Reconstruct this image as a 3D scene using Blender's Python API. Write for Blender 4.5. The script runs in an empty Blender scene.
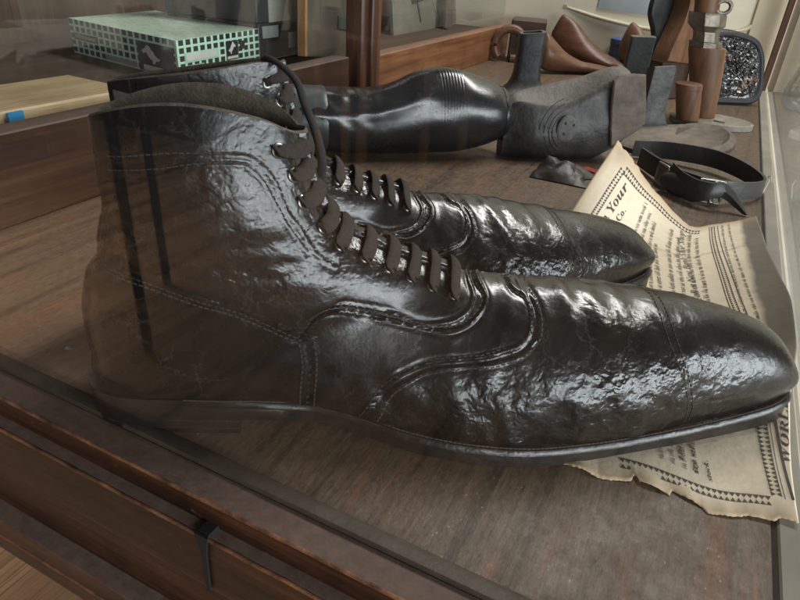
import bpy, math, random
from mathutils import Vector, Matrix, noise as mnoise
from mathutils.bvhtree import BVHTree
random.seed(7)
PI = math.pi
C = bpy.context.scene.collection
H = 0.25                                  # one layout unit (eye height above the case floor) in metres

# ------------------------------------------------------------------ helpers
def lerp(a, b, t): return a + (b - a) * t
def clamp(x, a=0.0, b=1.0): return max(a, min(b, x))
def sstep(a, b, x):
    t = clamp((x - a) / (b - a)); return t * t * (3 - 2 * t)
def interp(x, xs, ys):
    if x <= xs[0]: return ys[0]
    for i in range(1, len(xs)):
        if x <= xs[i]:
            return lerp(ys[i-1], ys[i], (x - xs[i-1]) / (xs[i] - xs[i-1]))
    return ys[-1]
def pchip(x, xs, ys):
    n = len(xs)
    if x <= xs[0]: return ys[0]
    if x >= xs[-1]: return ys[-1]
    d = [(ys[i+1]-ys[i])/(xs[i+1]-xs[i]) for i in range(n-1)]
    def m(i):
        if i == 0: return d[0]
        if i == n-1: return d[-1]
        if d[i-1]*d[i] <= 0: return 0.0
        return 2*d[i-1]*d[i]/(d[i-1]+d[i])
    for i in range(n-1):
        if x <= xs[i+1]:
            h = xs[i+1]-xs[i]; t = (x-xs[i])/h
            return ((2*t**3-3*t*t+1)*ys[i] + (t**3-2*t*t+t)*h*m(i) + (-2*t**3+3*t*t)*ys[i+1] + (t**3-t*t)*h*m(i+1))
def catmull(pts, n):
    """n+1 points on a smooth curve through pts (tuples of any length)"""
    out = []; k = len(pts) - 1
    for j in range(n + 1):
        u = j / n * k; i = min(int(u), k - 1); t = u - i
        p1, p2 = pts[i], pts[i+1]
        p0 = pts[i-1] if i > 0 else tuple(2*a-b for a, b in zip(p1, p2))
        p3 = pts[i+2] if i + 2 <= k else tuple(2*b-a for a, b in zip(p1, p2))
        out.append(tuple(0.5*((2*b)+(c-a)*t+(2*a-5*b+4*c-d)*t*t+(3*b-a-3*c+d)*t**3) for a, b, c, d in zip(p0, p1, p2, p3)))
    return out

class MB:
    """collects vertices and faces of one mesh"""
    def __init__(s): s.V = []; s.F = []
    def add(s, V, F):
        n = len(s.V); s.V += [tuple(v) for v in V]; s.F += [tuple(i + n for i in f) for f in F]; return s
    def box(s, c, d, rot=None, bev=0.0):
        x, y, z = d[0]/2, d[1]/2, d[2]/2
        b = min(bev, x*.9, y*.9, z*.9)
        V = []; F = []
        if b <= 0:
            V = [(-x,-y,-z),(x,-y,-z),(x,y,-z),(-x,y,-z),(-x,-y,z),(x,-y,z),(x,y,z),(-x,y,z)]
            F = [(0,3,2,1),(4,5,6,7),(0,1,5,4),(1,2,6,5),(2,3,7,6),(3,0,4,7)]
        else:
            idx = {}
            for sx in (-1,1):
                for sy in (-1,1):
                    for sz in (-1,1):
                        for a in range(3):
                            p = [sx*(x-b), sy*(y-b), sz*(z-b)]
                            p[a] += (sx,sy,sz)[a]*b
                            idx[(sx,sy,sz,a)] = len(V); V.append(tuple(p))
            q = lambda *k: tuple(idx[i] for i in k)
            for sx in (-1,1): F.append(q(*[(sx,a,bb,0) for a,bb in ((-1,-1),(1,-1),(1,1),(-1,1))][::sx]))
            for sy in (-1,1): F.append(q(*[(a,sy,bb,1) for a,bb in ((-1,-1),(-1,1),(1,1),(1,-1))][::sy]))
            for sz in (-1,1): F.append(q(*[(a,bb,sz,2) for a,bb in ((-1,-1),(1,-1),(1,1),(-1,1))][::sz]))
            for s1 in (-1,1):
                for s2 in (-1,1):
                    f = q((s1,s2,-1,0),(s1,s2,1,0),(s1,s2,1,1),(s1,s2,-1,1)); F.append(f if s1*s2 < 0 else f[::-1])
                    f = q((s1,-1,s2,0),(s1,1,s2,0),(s1,1,s2,2),(s1,-1,s2,2)); F.append(f if s1*s2 > 0 else f[::-1])
                    f = q((-1,s1,s2,1),(1,s1,s2,1),(1,s1,s2,2),(-1,s1,s2,2)); F.append(f if s1*s2 < 0 else f[::-1])
                    for s3 in (-1,1):
                        f = q((s1,s2,s3,0),(s1,s2,s3,1),(s1,s2,s3,2)); F.append(f if s1*s2*s3 > 0 else f[::-1])
        M = (rot.to_4x4() if rot else Matrix.Identity(4)); c = Vector(c)
        return s.add([c + M @ Vector(v) for v in V], F)
    def loft(s, rings, closed=True, cap0=False, cap1=False):
        n = len(rings[0]); V = [v for r in rings for v in r]; F = []
        for i in range(len(rings)-1):
            for j in range(n if closed else n-1):
                k = (j+1) % n
                F.append((i*n+j, i*n+k, (i+1)*n+k, (i+1)*n+j))
        if cap0: F.append(tuple(range(n))[::-1])
        if cap1: F.append(tuple((len(rings)-1)*n + j for j in range(n)))
        return s.add(V, F)
    def tube(s, path, r, seg=10, flat=1.0, up=Vector((0,0,1)), caps=True):
        rings = []; P = [Vector(p) for p in path]
        for i, p in enumerate(P):
            t = (P[min(i+1,len(P)-1)] - P[max(i-1,0)]).normalized()
            a = t.cross(up)
            if a.length < 1e-4: a = t.cross(Vector((1,0,0)))
            a.normalize(); b = a.cross(t).normalized()
            rr = r[i] if isinstance(r, (list, tuple)) else r
            rings.append([p + a*(rr*math.cos(2*PI*k/seg)) + b*(rr*flat*math.sin(2*PI*k/seg)) for k in range(seg)])
        return s.loft(rings, True, caps, caps)
    def prism(s, poly, z0, z1, M=None):
        n = len(poly); M = M or Matrix.Identity(4)
        V = [M @ Vector((p[0],p[1],z0)) for p in poly] + [M @ Vector((p[0],p[1],z1)) for p in poly]
        F = [tuple(range(n))[::-1], tuple(range(n,2*n))] + [(i,(i+1)%n,n+(i+1)%n,n+i) for i in range(n)]
        return s.add(V, F)
    def lathe(s, prof, c=(0,0,0), seg=32, M=None):
        M = M or Matrix.Identity(4); c = Vector(c)
        rings = [[c + M @ Vector((r*math.cos(2*PI*k/seg), r*math.sin(2*PI*k/seg), z)) for k in range(seg)] for r, z in prof]
        return s.loft(rings, True, True, True)

def frame(o, x, y):
    """matrix with origin o, local x along x, local y roughly along y"""
    x = Vector(x).normalized(); z = x.cross(Vector(y)).normalized(); y = z.cross(x)
    return Matrix(((x.x,y.x,z.x,o[0]),(x.y,y.y,z.y,o[1]),(x.z,y.z,z.z,o[2]),(0,0,0,1)))

ROOT = {}
def thing(name, label, cat, loc=(0,0,0), rz=0.0, group=None):
    o = bpy.data.objects.new(name, None); C.objects.link(o)
    o.empty_display_size = 0.02
    o.location = loc; o.rotation_euler = (0,0,rz)
    o['label'] = label; o['category'] = cat
    if group: o['group'] = group
    ROOT[o] = (Matrix.Translation(Vector(loc)) @ Matrix.Rotation(rz,4,'Z')).inverted()
    return o
def part(name, mb, mat, parent=None, local=False, angle=35, label=None):
    V = mb.V
    r = parent
    while r is not None and r.parent is not None: r = r.parent
    if r is not None and not local:
        Mi = ROOT[r]; V = [Mi @ Vector(v) for v in V]
    me = bpy.data.meshes.new(name); me.from_pydata([tuple(v) for v in V], [], mb.F); me.update()
    if angle > 0:
        me.polygons.foreach_set('use_smooth', [True]*len(me.polygons))
        me.set_sharp_from_angle(angle=math.radians(angle))
    o = bpy.data.objects.new(name, me); C.objects.link(o); me.materials.append(mat)
    if parent is not None: o.parent = parent
    if label: o['label'] = label
    return o
def tag(o, label, cat, group=None):
    o['label'] = label; o['category'] = cat
    if group: o['group'] = group
    return o
def struct(name, mb, mat, angle=35):
    o = part(name, mb, mat, angle=angle); o['kind'] = 'structure'; return o

# ------------------------------------------------------------------ materials
def new_mat(name):
    m = bpy.data.materials.new(name); m.use_nodes = True
    nt = m.node_tree; nt.nodes.clear()
    out = nt.nodes.new('ShaderNodeOutputMaterial'); b = nt.nodes.new('ShaderNodeBsdfPrincipled')
    nt.links.new(b.outputs[0], out.inputs[0])
    return m, nt, b, out
class NG:
    def __init__(s, nt): s.nt = nt
    def n(s, t, **k):
        nd = s.nt.nodes.new('ShaderNode'+t)
        for a, v in k.items(): setattr(nd, a, v)
        return nd
    def put(s, sock, v):
        if hasattr(v, 'is_linked') or isinstance(v, bpy.types.NodeSocket): s.nt.links.new(v, sock)
        else:
            if isinstance(v, tuple) and len(v) == 3 and sock.type == 'RGBA': v = v + (1,)
            sock.default_value = v
    def coord(s, kind='Object', scale=(1,1,1), rot=(0,0,0), loc=(0,0,0)):
        t = s.n('TexCoord'); m = s.n('Mapping')
        s.nt.links.new(t.outputs[kind], m.inputs[0])
        m.inputs['Scale'].default_value = scale; m.inputs['Rotation'].default_value = rot; m.inputs['Location'].default_value = loc
        return m.outputs[0]
    def noise(s, vec, scale, detail=4, rough=.55, dist=0.0, col=False):
        n = s.n('TexNoise'); s.put(n.inputs['Vector'], vec); n.inputs['Scale'].default_value = scale
        n.inputs['Detail'].default_value = detail; n.inputs['Roughness'].default_value = rough; n.inputs['Distortion'].default_value = dist
        return n.outputs['Color' if col else 'Fac']
    def voro(s, vec, scale, feature='DISTANCE_TO_EDGE', rand=1.0):
        n = s.n('TexVoronoi', feature=feature); s.put(n.inputs['Vector'], vec); n.inputs['Scale'].default_value = scale
        n.inputs['Randomness'].default_value = rand
        return n.outputs['Distance']
    def math(s, op, a, b=0.0, c=None):
        n = s.n('Math', operation=op); s.put(n.inputs[0], a); s.put(n.inputs[1], b)
        if c is not None: s.put(n.inputs[2], c)
        return n.outputs[0]
    def ramp(s, f, stops):
        n = s.n('ValToRGB'); e = n.color_ramp.elements
        while len(e) < len(stops): e.new(0.5)
        for i, (p, c) in enumerate(stops):
            e[i].position = p; e[i].color = (c + (1,)) if isinstance(c, tuple) else (c, c, c, 1)
        s.put(n.inputs[0], f); return n.outputs[0]
    def mix(s, f, a, b, blend='MIX'):
        n = s.n('MixRGB', blend_type=blend); s.put(n.inputs[0], f); s.put(n.inputs[1], a); s.put(n.inputs[2], b); return n.outputs[0]
    def bump(s, h, strength=.3, dist=.001, normal=None):
        n = s.n('Bump'); n.inputs['Strength'].default_value = strength; n.inputs['Distance'].default_value = dist
        s.put(n.inputs['Height'], h)
        if normal is not None: s.put(n.inputs['Normal'], normal)
        return n.outputs[0]
    def sep(s, vec):
        n = s.n('SeparateXYZ'); s.put(n.inputs[0], vec); return n.outputs

def leather(name, dark, light, rough=(.16,.34), crackle=260., wr=70., bump=(.5,.4), dust=0.03, spec=.6, stretch=(1,1,1), attr=None):
    m, nt, b, _ = new_mat(name); g = NG(nt)
    v = g.coord('Object', stretch); vo = g.coord('Object', loc=(.3,.1,.2))
    n1 = g.noise(v, 18, 5, .6)
    n2 = g.noise(v, 130, 4, .6)
    col = g.mix(g.ramp(n1, [(.35,0.),(.7,1.)]), dark, light)
    # dull grey scuffs and fine scratches
    sc = g.ramp(g.noise(vo, 38, 9, .74, 1.2), [(.60,0.),(.78,1.)])
    scr = g.ramp(g.noise(g.coord('Object', (1,1,.12), rot=(.5,.7,.2)), 150, 3, .5, .6), [(.70,0.),(.75,1.)])
    scm = g.ramp(g.noise(vo, 11, 3), [(.48,0.),(.6,1.)])
    sc = g.math('MAXIMUM', sc, g.math('MULTIPLY', g.math('MULTIPLY', scr, scm), .8))
    col = g.mix(g.math('MULTIPLY', sc, dust*2.2), col, (.24,.22,.20))
    ckv = g.n('VectorMath', operation='ADD'); g.put(ckv.inputs[0], vo)
    cks = g.n('VectorMath', operation='SCALE'); g.put(cks.inputs[0], g.noise(vo, 70, 5, .7, col=True)); cks.inputs['Scale'].default_value = .022; g.put(ckv.inputs[1], cks.outputs[0])
    ck = g.math('MULTIPLY', g.ramp(g.voro(ckv.outputs[0], 52), [(.008,1.),(.030,0.)]), g.ramp(g.noise(vo, 17, 4, .6), [(.47,0.),(.60,1.)]))
    col = g.mix(g.math('MULTIPLY', ck, dust*3.6 if attr else 0.0), col, (.13,.12,.11))
    # warped coordinates for the crinkle
    nz = g.noise(v, 45, 4, .6, col=True)
    sub = g.n('VectorMath', operation='SCALE'); g.put(sub.inputs[0], nz); sub.inputs['Scale'].default_value = .016
    vc = g.n('VectorMath', operation='ADD'); g.put(vc.inputs[0], v); g.put(vc.inputs[1], sub.outputs[0])
    peb = g.voro(vc.outputs[0], crackle, 'SMOOTH_F1')
    big = g.voro(vc.outputs[0], crackle*.36, 'SMOOTH_F1')
    area_ = g.ramp(g.noise(vo, 13, 3, .55), [(.38,.12),(.62,1.)])      # creased in some places, smooth in others
    if attr:
        at = g.n('Attribute'); at.attribute_name = attr
        area_ = g.math('MULTIPLY', at.outputs['Fac'], g.math('ADD', g.math('MULTIPLY', area_, .75), .25))
    r = g.math('ADD', g.math('MULTIPLY', n2, rough[1]-rough[0]), rough[0])
    r = g.math('ADD', r, g.math('MULTIPLY', sc, .14))
    r = g.math('ADD', r, g.math('MULTIPLY', g.ramp(g.noise(vo, 9, 4, .6), [(.4,0.),(.7,1.)]), .10))
    g.put(b.inputs['Roughness'], r); g.put(b.inputs['Base Color'], col)
    b.inputs['Specular IOR Level'].default_value = spec
    w = g.noise(v, wr, 4, .55, .6)
    fine = g.noise(v, 520, 3, .6)
    h = g.math('ADD', g.math('MULTIPLY', big, 1.0), g.math('MULTIPLY', peb, .30))
    nb = g.bump(g.math('MULTIPLY', h, area_), bump[0], .0035)
    nb = g.bump(g.math('MULTIPLY', w, g.math('ADD', g.math('MULTIPLY', area_, .7), .12)), bump[0]*.45, .004, nb)
    nb = g.bump(fine, bump[1]*.5, .0005, nb)
    g.put(b.inputs['Normal'], nb)
    return m

def plain(name, col, rough=.5, metal=0., var=.25, scale=60., bump=.15, spec=.5, dust=0.0, dcol=(.30,.27,.23), streak=(1,1,1)):
    m, nt, b, _ = new_mat(name); g = NG(nt); v = g.coord('Object', streak)
    n1 = g.noise(v, scale, 6, .6)
    lo = tuple(c*(1-var) for c in col); hi = tuple(min(1., c*(1+var)) for c in col)
    cc = g.mix(g.ramp(n1, [(.3,0.),(.7,1.)]), lo, hi)
    if dust > 0:
        ge = g.n('NewGeometry'); nz = g.sep(ge.outputs['Normal'])[2]
        f = g.math('MULTIPLY', g.ramp(nz, [(.35,0.),(.95,1.)]), g.ramp(g.noise(g.coord('Object'), 90, 6, .7), [(.3,.45),(.65,1.)]))
        cc = g.mix(g.math('MULTIPLY', f, dust), cc, dcol)
        g.put(b.inputs['Roughness'], g.math('ADD', g.math('MULTIPLY', f, .35*dust), rough))
    else:
        g.put(b.inputs['Roughness'], g.math('ADD', g.math('MULTIPLY', g.noise(v, scale*2.3, 4), .2), rough-.1))
    g.put(b.inputs['Base Color'], cc)
    b.inputs['Metallic'].default_value = metal; b.inputs['Specular IOR Level'].default_value = spec
    if bump: g.put(b.inputs['Normal'], g.bump(g.noise(v, scale*4, 5, .65), bump, .002))
    return m

def wood(name, dark, mid, light, axis='Y', rough=.45, grain=38., dust=0.0, dcol=(.36,.30,.26), bump=.25, spec=.4, wear=.3):
    m, nt, b, _ = new_mat(name); g = NG(nt)
    st = {'X':(.05,1,1), 'Y':(1,.05,1), 'Z':(1,1,.05)}[axis]
    v = g.coord('Object', st)
    w1 = g.noise(v, grain, 5, .6, 1.2)
    w2 = g.noise(v, grain*5, 4, .6, .4)
    f = g.math('ADD', g.math('MULTIPLY', w1, .75), g.math('MULTIPLY', w2, .25))
    col = g.ramp(f, [(.32,dark),(.5,mid),(.68,light)])
    vo = g.coord('Object')
    stain = g.ramp(g.noise(vo, 16, 6, .65), [(.42,0.),(.68,1.)])
    col = g.mix(g.math('MULTIPLY', stain, wear), col, tuple(c*.30 for c in dark))
    chip = g.ramp(g.noise(g.coord('Object', loc=(.5,.2,.9)), 110, 8, .75), [(.62,0.),(.70,1.)])
    col = g.mix(g.math('MULTIPLY', chip, wear*.9), col, tuple(min(1,c*1.5+.02) for c in light))
    pore = g.ramp(g.noise(g.coord('Object', tuple(.4*q if q < 1 else q for q in st)), grain*22, 2, .5), [(.58,0.),(.70,1.)])
    col = g.mix(g.math('MULTIPLY', pore, .45), col, tuple(c*.4 for c in dark))
    if dust > 0:
        ge = g.n('NewGeometry'); nz = g.sep(ge.outputs['Normal'])[2]
        ff = g.math('MULTIPLY', g.ramp(nz, [(.4,0.),(.95,1.)]), g.ramp(g.noise(g.coord('Object'), 120, 8, .75), [(.25,.35),(.7,1.)]))
        col = g.mix(g.math('MULTIPLY', ff, dust), col, dcol)
        g.put(b.inputs['Roughness'], g.math('ADD', g.math('MULTIPLY', ff, .4), rough))
    else: b.inputs['Roughness'].default_value = rough
    g.put(b.inputs['Base Color'], col); b.inputs['Specular IOR Level'].default_value = spec
    if bump: g.put(b.inputs['Normal'], g.bump(f, bump, .0012))
    return m

def glass_mat(name, f0=.045, film=.012, filmcol=(.75,.72,.66), gain=1.0):
    m = bpy.data.materials.new(name); m.use_nodes = True; nt = m.node_tree; nt.nodes.clear(); g = NG(nt)
    out = g.n('OutputMaterial'); tr = g.n('BsdfTransparent'); gl = g.n('BsdfGlossy'); df = g.n('BsdfDiffuse'); tl = g.n('BsdfTranslucent')
    gl.inputs['Roughness'].default_value = 0.0
    tr.inputs['Color'].default_value = (.985,.992,.985,1)
    ge = g.n('NewGeometry'); dt = g.n('VectorMath', operation='DOT_PRODUCT')
    nt.links.new(ge.outputs['Incoming'], dt.inputs[0]); nt.links.new(ge.outputs['Normal'], dt.inputs[1])
    c = g.math('ABSOLUTE', dt.outputs['Value'])
    fr = g.math('ADD', g.math('MULTIPLY', g.math('POWER', g.math('SUBTRACT', 1.0, c), 5.0), (1-f0)*gain), f0*gain)
    mx = g.n('MixShader'); nt.links.new(fr, mx.inputs[0]); nt.links.new(tr.outputs[0], mx.inputs[1]); nt.links.new(gl.outputs[0], mx.inputs[2])
    # dust and smears on the pane
    df.inputs['Color'].default_value = filmcol + (1,); tl.inputs['Color'].default_value = filmcol + (1,)
    ad = g.n('MixShader'); ad.inputs[0].default_value = .5
    nt.links.new(df.outputs[0], ad.inputs[1]); nt.links.new(tl.outputs[0], ad.inputs[2])
    sm = g.noise(g.coord('Object', (1,1,.35), rot=(0,.4,0)), 9, 6, .65, 1.0)
    ff = g.math('MULTIPLY', g.math('ADD', g.ramp(sm, [(.42,.12),(.72,1.)]), g.math('MULTIPLY', g.ramp(g.noise(g.coord('Object', (1,1,.08), rot=(0,.7,0)), 60, 5, .65), [(.55,0.),(.72,1.)]), .7)), film)
    m2 = g.n('MixShader'); nt.links.new(ff, m2.inputs[0]); nt.links.new(mx.outputs[0], m2.inputs[1]); nt.links.new(ad.outputs[0], m2.inputs[2])
    nt.links.new(m2.outputs[0], out.inputs[0])
    return m

M = {}
M['leather'] = leather('black_boot_leather', (.0028,.0028,.0029), (.0075,.0068,.0065), (.15,.30), 420., 60., (.60,.35), .05, .62, attr='crease')
M['sole'] = leather('sole_edge_leather', (.005,.0045,.0042), (.013,.011,.010), (.22,.38), 400, 160, (.2,.3), .05)
M['lining'] = plain('boot_lining', (.075,.058,.042), .85, 0, .5, 160, .6)
M['lace'] = plain('lace_fabric', (.034,.025,.021), .8, 0, .35, 500, .6, .25)
M['lace_black'] = plain('lace_black', (.012,.011,.011), .7, 0, .35, 500, .5, .3)
M['thread'] = plain('stitch_thread', (.040,.036,.032), .8, 0, .4, 300, .2)
M['eyelet'] = plain('eyelet_metal', (.30,.28,.25), .38, 1., .3, 200, .1)
M['dark'] = plain('hole_dark', (.006,.006,.006), .8, 0, .2, 100, 0)

def floor_mat():
    m, nt, b, _ = new_mat('case_floor_wood'); g = NG(nt)
    v = g.coord('Object', (1,.05,1), rot=(0,0,.10)); vo = g.coord('Object')
    w1 = g.noise(v, 34, 7, .66, 1.1); w2 = g.noise(v, 190, 6, .65, .4)
    f = g.math('ADD', g.math('MULTIPLY', w1, .68), g.math('MULTIPLY', w2, .32))
    col = g.ramp(f, [(.34,(.030,.019,.013)),(.45,(.090,.055,.033)),(.54,(.132,.090,.058)),(.64,(.060,.036,.022))])
    red = g.ramp(g.noise(g.coord('Object', (1,.13,1), rot=(0,0,.12), loc=(.37,.2,0)), 30, 9, .68, .9), [(.54,0.),(.62,1.)])
    redm = g.ramp(g.noise(vo, 130, 6, .75), [(.38,.15),(.6,1.)])
    col = g.mix(g.math('MULTIPLY', g.math('MULTIPLY', red, redm), .85), col, (.215,.082,.040))
    gr = g.ramp(g.noise(vo, 55, 12, .8), [(.42,0.),(.68,1.)])
    col = g.mix(g.math('MULTIPLY', gr, .42), col, (.135,.105,.077))
    dk = g.ramp(g.noise(g.coord('Object', (1,.35,1), loc=(.1,.7,0)), 160, 8, .75), [(.56,0.),(.72,1.)])
    col = g.mix(g.math('MULTIPLY', dk, .55), col, (.020,.015,.011))
    gri = g.noise(g.coord('Object', (1,.30,1), rot=(0,0,.10)), 420, 5, .75)
    col = g.mix(g.math('MULTIPLY', g.ramp(gri, [(.53,0.),(.62,1.)]), .55), col, (.028,.019,.013))
    col = g.mix(g.math('MULTIPLY', g.ramp(gri, [(.38,1.),(.46,0.)]), .35), col, (.21,.17,.125))
    spk = g.ramp(g.voro(g.coord('Object', (1,.5,1)), 300, 'F1'), [(.07,1.),(.15,0.)])
    spm = g.ramp(g.noise(g.coord('Object', (1,.4,1)), 26, 4), [(.50,0.),(.60,1.)])
    col = g.mix(g.math('MULTIPLY', g.math('MULTIPLY', spk, spm), .75), col, (.40,.39,.34))
    fl = g.ramp(g.voro(g.coord('Object', (1,.75,1), loc=(.013,.02,0)), 24, 'F1'), [(.075,1.),(.095,0.)])
    flm = g.ramp(g.noise(g.coord('Object', loc=(.4,1.3,0)), 9, 2), [(.55,0.),(.57,1.)])
    col = g.mix(g.math('MULTIPLY', fl, flm), col, (.55,.58,.52))
    g.put(b.inputs['Base Color'], col)
    g.put(b.inputs['Roughness'], g.math('ADD', g.math('MULTIPLY', gr, .3), .40))
    b.inputs['Specular IOR Level'].default_value = .4
    nb = g.bump(f, .45, .0014); nb = g.bump(g.noise(vo, 420, 6, .75), .3, .0008, nb)
    g.put(b.inputs['Normal'], nb)
    return m
M['case_floor'] = floor_mat()
M['mahogany'] = wood('mahogany_trim', (.010,.004,.0025), (.040,.015,.0065), (.100,.038,.017), 'X', .42, 40, .72, (.225,.152,.118), wear=.6)
M['mahogany_y'] = wood('mahogany_rail', (.085,.032,.014), (.21,.088,.038), (.30,.140,.064), 'Y', .40, 34, .25)
M['mahogany_shade'] = wood('shaded_mahogany_rail', (.018,.008,.005), (.042,.018,.010), (.075,.033,.019), 'Y', .45, 34, .25)  # rail wood darkened: the shade on the left rail is put into its colour
M['mahogany_z'] = wood('mahogany_post', (.035,.014,.009), (.085,.036,.021), (.15,.065,.036), 'Z', .42, 40, .2)
M['pine_z'] = wood('orange_pine_post', (.30,.130,.045), (.44,.210,.080), (.55,.30,.13), 'Z', .5, 26)
M['pine_y'] = wood('pale_pine', (.42,.29,.15), (.64,.49,.29), (.74,.61,.41), 'Y', .55, 22)
M['tan_floor'] = wood('tan_floor_boards', (.075,.036,.018), (.30,.165,.082), (.43,.26,.14), 'Y', .5, 9, 0, wear=.1)
M['bead'] = plain('putty_bead', (.070,.052,.036), .6, 0, .35, 60, .2)
M['panel_dark'] = wood('dark_case_panel', (.012,.006,.005), (.028,.013,.009), (.05,.024,.016), 'X', .5, 40, .3)
M['pane'] = glass_mat('front_glass', .029, .0045)
M['pane_side'] = glass_mat('side_glass', .04, .05)
M['pane_sash'] = glass_mat('sash_glass', .04, .03)

# ------------------------------------------------------------------ camera
cam_d = bpy.data.cameras.new('camera'); cam = bpy.data.objects.new('camera', cam_d); C.objects.link(cam)
bpy.context.scene.camera = cam
cam_d.sensor_width = 36.0; cam_d.lens = 616.0/800*36.0; cam_d.clip_start = .01; cam_d.clip_end = 60
R = Matrix(((0.89041349,-0.27120289,0.36553087),(0.45140578,0.42335231,-0.78549706),(0.05828074,0.86441993,0.49938116)))
cam.matrix_world = Matrix.Translation((0,0,H)) @ R.to_4x4()

# ------------------------------------------------------------------ display case
XL, XR, YF, YB = -2.30*H, .345*H, .70*H, 7.0*H
case = thing('display_case', 'wooden glass-fronted display case holding the pair of black boots', 'display case', (-.24,.96,0))
part('case_floor', MB().box(((XL+XR)/2,(YF+YB)/2,-.006), (XR-XL,YB-YF,.012)), M['case_floor'], case)
# front rail: dusty top ledge, groove, second ledge, face, recess, third ledge
prof = [(.1745,0.0005),(.1585,.0005),(.1575,-.0005),(.1575,-.016),(.1515,-.0165),(.1500,-.0175),(.1500,-.0585),(.158,-.0595),(.158,-.112),(.147,-.113),(.146,-.114),(.146,-.130),(.150,-.133),(.150,-.160),(.1745,-.160)]
fr = MB().loft([[(x,y,z) for y,z in prof] for x in (XL-.03, XR+.03)], True, True, True)
part('front_rail', fr, M['mahogany'], case, angle=20)
M['worn'] = plain('worn_varnish_edge', (.17,.072,.032), .55, 0, .85, 70, .3)
for (y_, z_) in ((.1582,-.0006),(.1504,-.0176),(.1464,-.1325)):
    part('worn_edge', MB().tube([(lerp(XL-.028,XR+.028,k/40), y_+.0004*mnoise.noise(Vector((k*.9,y_*90,0))), z_+.0004*mnoise.noise(Vector((k*1.3,y_*50,5)))) for k in range(41)], .0012, 8), M['worn'], case, angle=60)
part('bead', MB().loft([[(x,.1752,.0004),(x,.1752,.0040),(x,.180,.0042),(x,.1855,.0012),(x,.1855,.0004)] for x in (XL,XR)], True, True, True), M['bead'], case)
part('bracket', MB().box((-.1712,.1545,-.0152),(.0085,.0090,.0022),bev=.0008).prism([(-.1754,-.0140),(-.1668,-.0140),(-.1690,-.028),(-.1700,-.058),(-.1722,-.058),(-.1722,-.028)], -.1494,-.1482, Matrix(((1,0,0,0),(0,0,-1,0),(0,1,0,0),(0,0,0,1)))), M['dark'], case)
part('glass_pane', MB().box(((XL+XR)/2,.1732,.32),(XR-XL,.0024,.636)), M['pane'], case, angle=0)
# long side: sliding sashes towards the neighbouring cabinet
XS = -2.2*H
part('side_rail', MB().box((XS-.020,(3.9*H+7.25*H)/2,.304*H/2+.0),(.030,3.35*H,.304*H),bev=.0015), M['mahogany_y'], case)
part('side_rail', MB().box((XS-.018,(YF+3.72*H)/2,.338*H/2),(.030,3.72*H-YF-.004,.338*H),bev=.0015), M['mahogany_shade'], case)
part('post', MB().box((XS-.014,3.97*H,.30),(.034,.066,.60),bev=.003).box((XS+.006,3.955*H,.30),(.010,.020,.598),bev=.002), M['mahogany_z'], case)
part('post', MB().box((XS-.016,7.38*H,.30),(.05,.035,.60),bev=.003).box((XS+.014,7.28*H,.30),(.010,.018,.598),bev=.002), M['mahogany_z'], case)
part('glass_pane', MB().box((XS-.020,(YF+3.75*H)/2,.35),(.002,3.75*H-YF,.50)), M['pane_sash'], case, angle=0)
part('glass_pane', MB().box((XS-.024,(4.1*H+7.2*H)/2,.35),(.002,3.1*H,.50)), M['pane_sash'], case, angle=0)
M['cream_side'] = plain('dusty_cream_side', (.27,.245,.20), .75, 0, .18, 14, .12)
part('side_rail', MB().box((.0965,(YF+YB)/2,-.0046),(.0140,YB-YF,.010),bev=.001), M['cream_side'], case)
part('glass_pane', MB().box((.1047,(YF+YB)/2,.32),(.0022,YB-YF,.62)), M['pane_side'], case, angle=0)
part('post', MB().box((.0955,6.99*H,.30),(.014,.016,.60),bev=.002), M['mahogany_z'], case)
part('gap_strip', MB().box((.0879,(YF+YB)/2,-.004),(.0030,YB-YF,.006)), M['dark'], case)
part('lower_panel', MB().box(((XL+XR)/2,.50,-.09),(XR-XL,.64,.13)), M['panel_dark'], case)

# ------------------------------------------------------------------ surroundings
M['cream_wall'] = plain('cream_wall', (.77,.70,.55), .8, 0, .10, 7, .08)
M['counter'] = plain('dusty_counter', (.58,.54,.46), .7, 0, .15, 10, .1)
struct('wall_back', MB().box((.2,7.12*H+.02,.30),(2.6,.03,1.6)), M['cream_wall'])
M['brown_wall'] = wood('brown_back_boards', (.055,.030,.020), (.11,.066,.045), (.17,.11,.08), 'Z', .6, 12)
M['brown_dk'] = wood('dark_brown_boards', (.018,.010,.007), (.035,.020,.013), (.06,.035,.024), 'Z', .6, 12)
struct('wall_left', MB().box((-4.55*H,.9,.2),(.03,2.2,1.3)), M['brown_wall'])
struct('floor', MB().box((-1.0,-.6,-.91),(9.0,9.0,.02)), M['tan_floor'])
struct('wall_room', MB().box((-1.0,-2.55,.2),(9.0,.05,2.3)), M['brown_dk'])
sideT = thing('side_counter', 'dusty pale counter top beside the right glass of the case', 'counter', (.40,.96,-.02))
part('counter_top', MB().box((.1065+.25,(YF+7.05*H)/2,-.017),(.50,7.05*H-YF,.02),bev=.002), M['counter'], sideT)
part('support', MB().box((.1065+.25,.95,-.45),(.40,1.2,.84)), M['panel_dark'], sideT)

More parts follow.
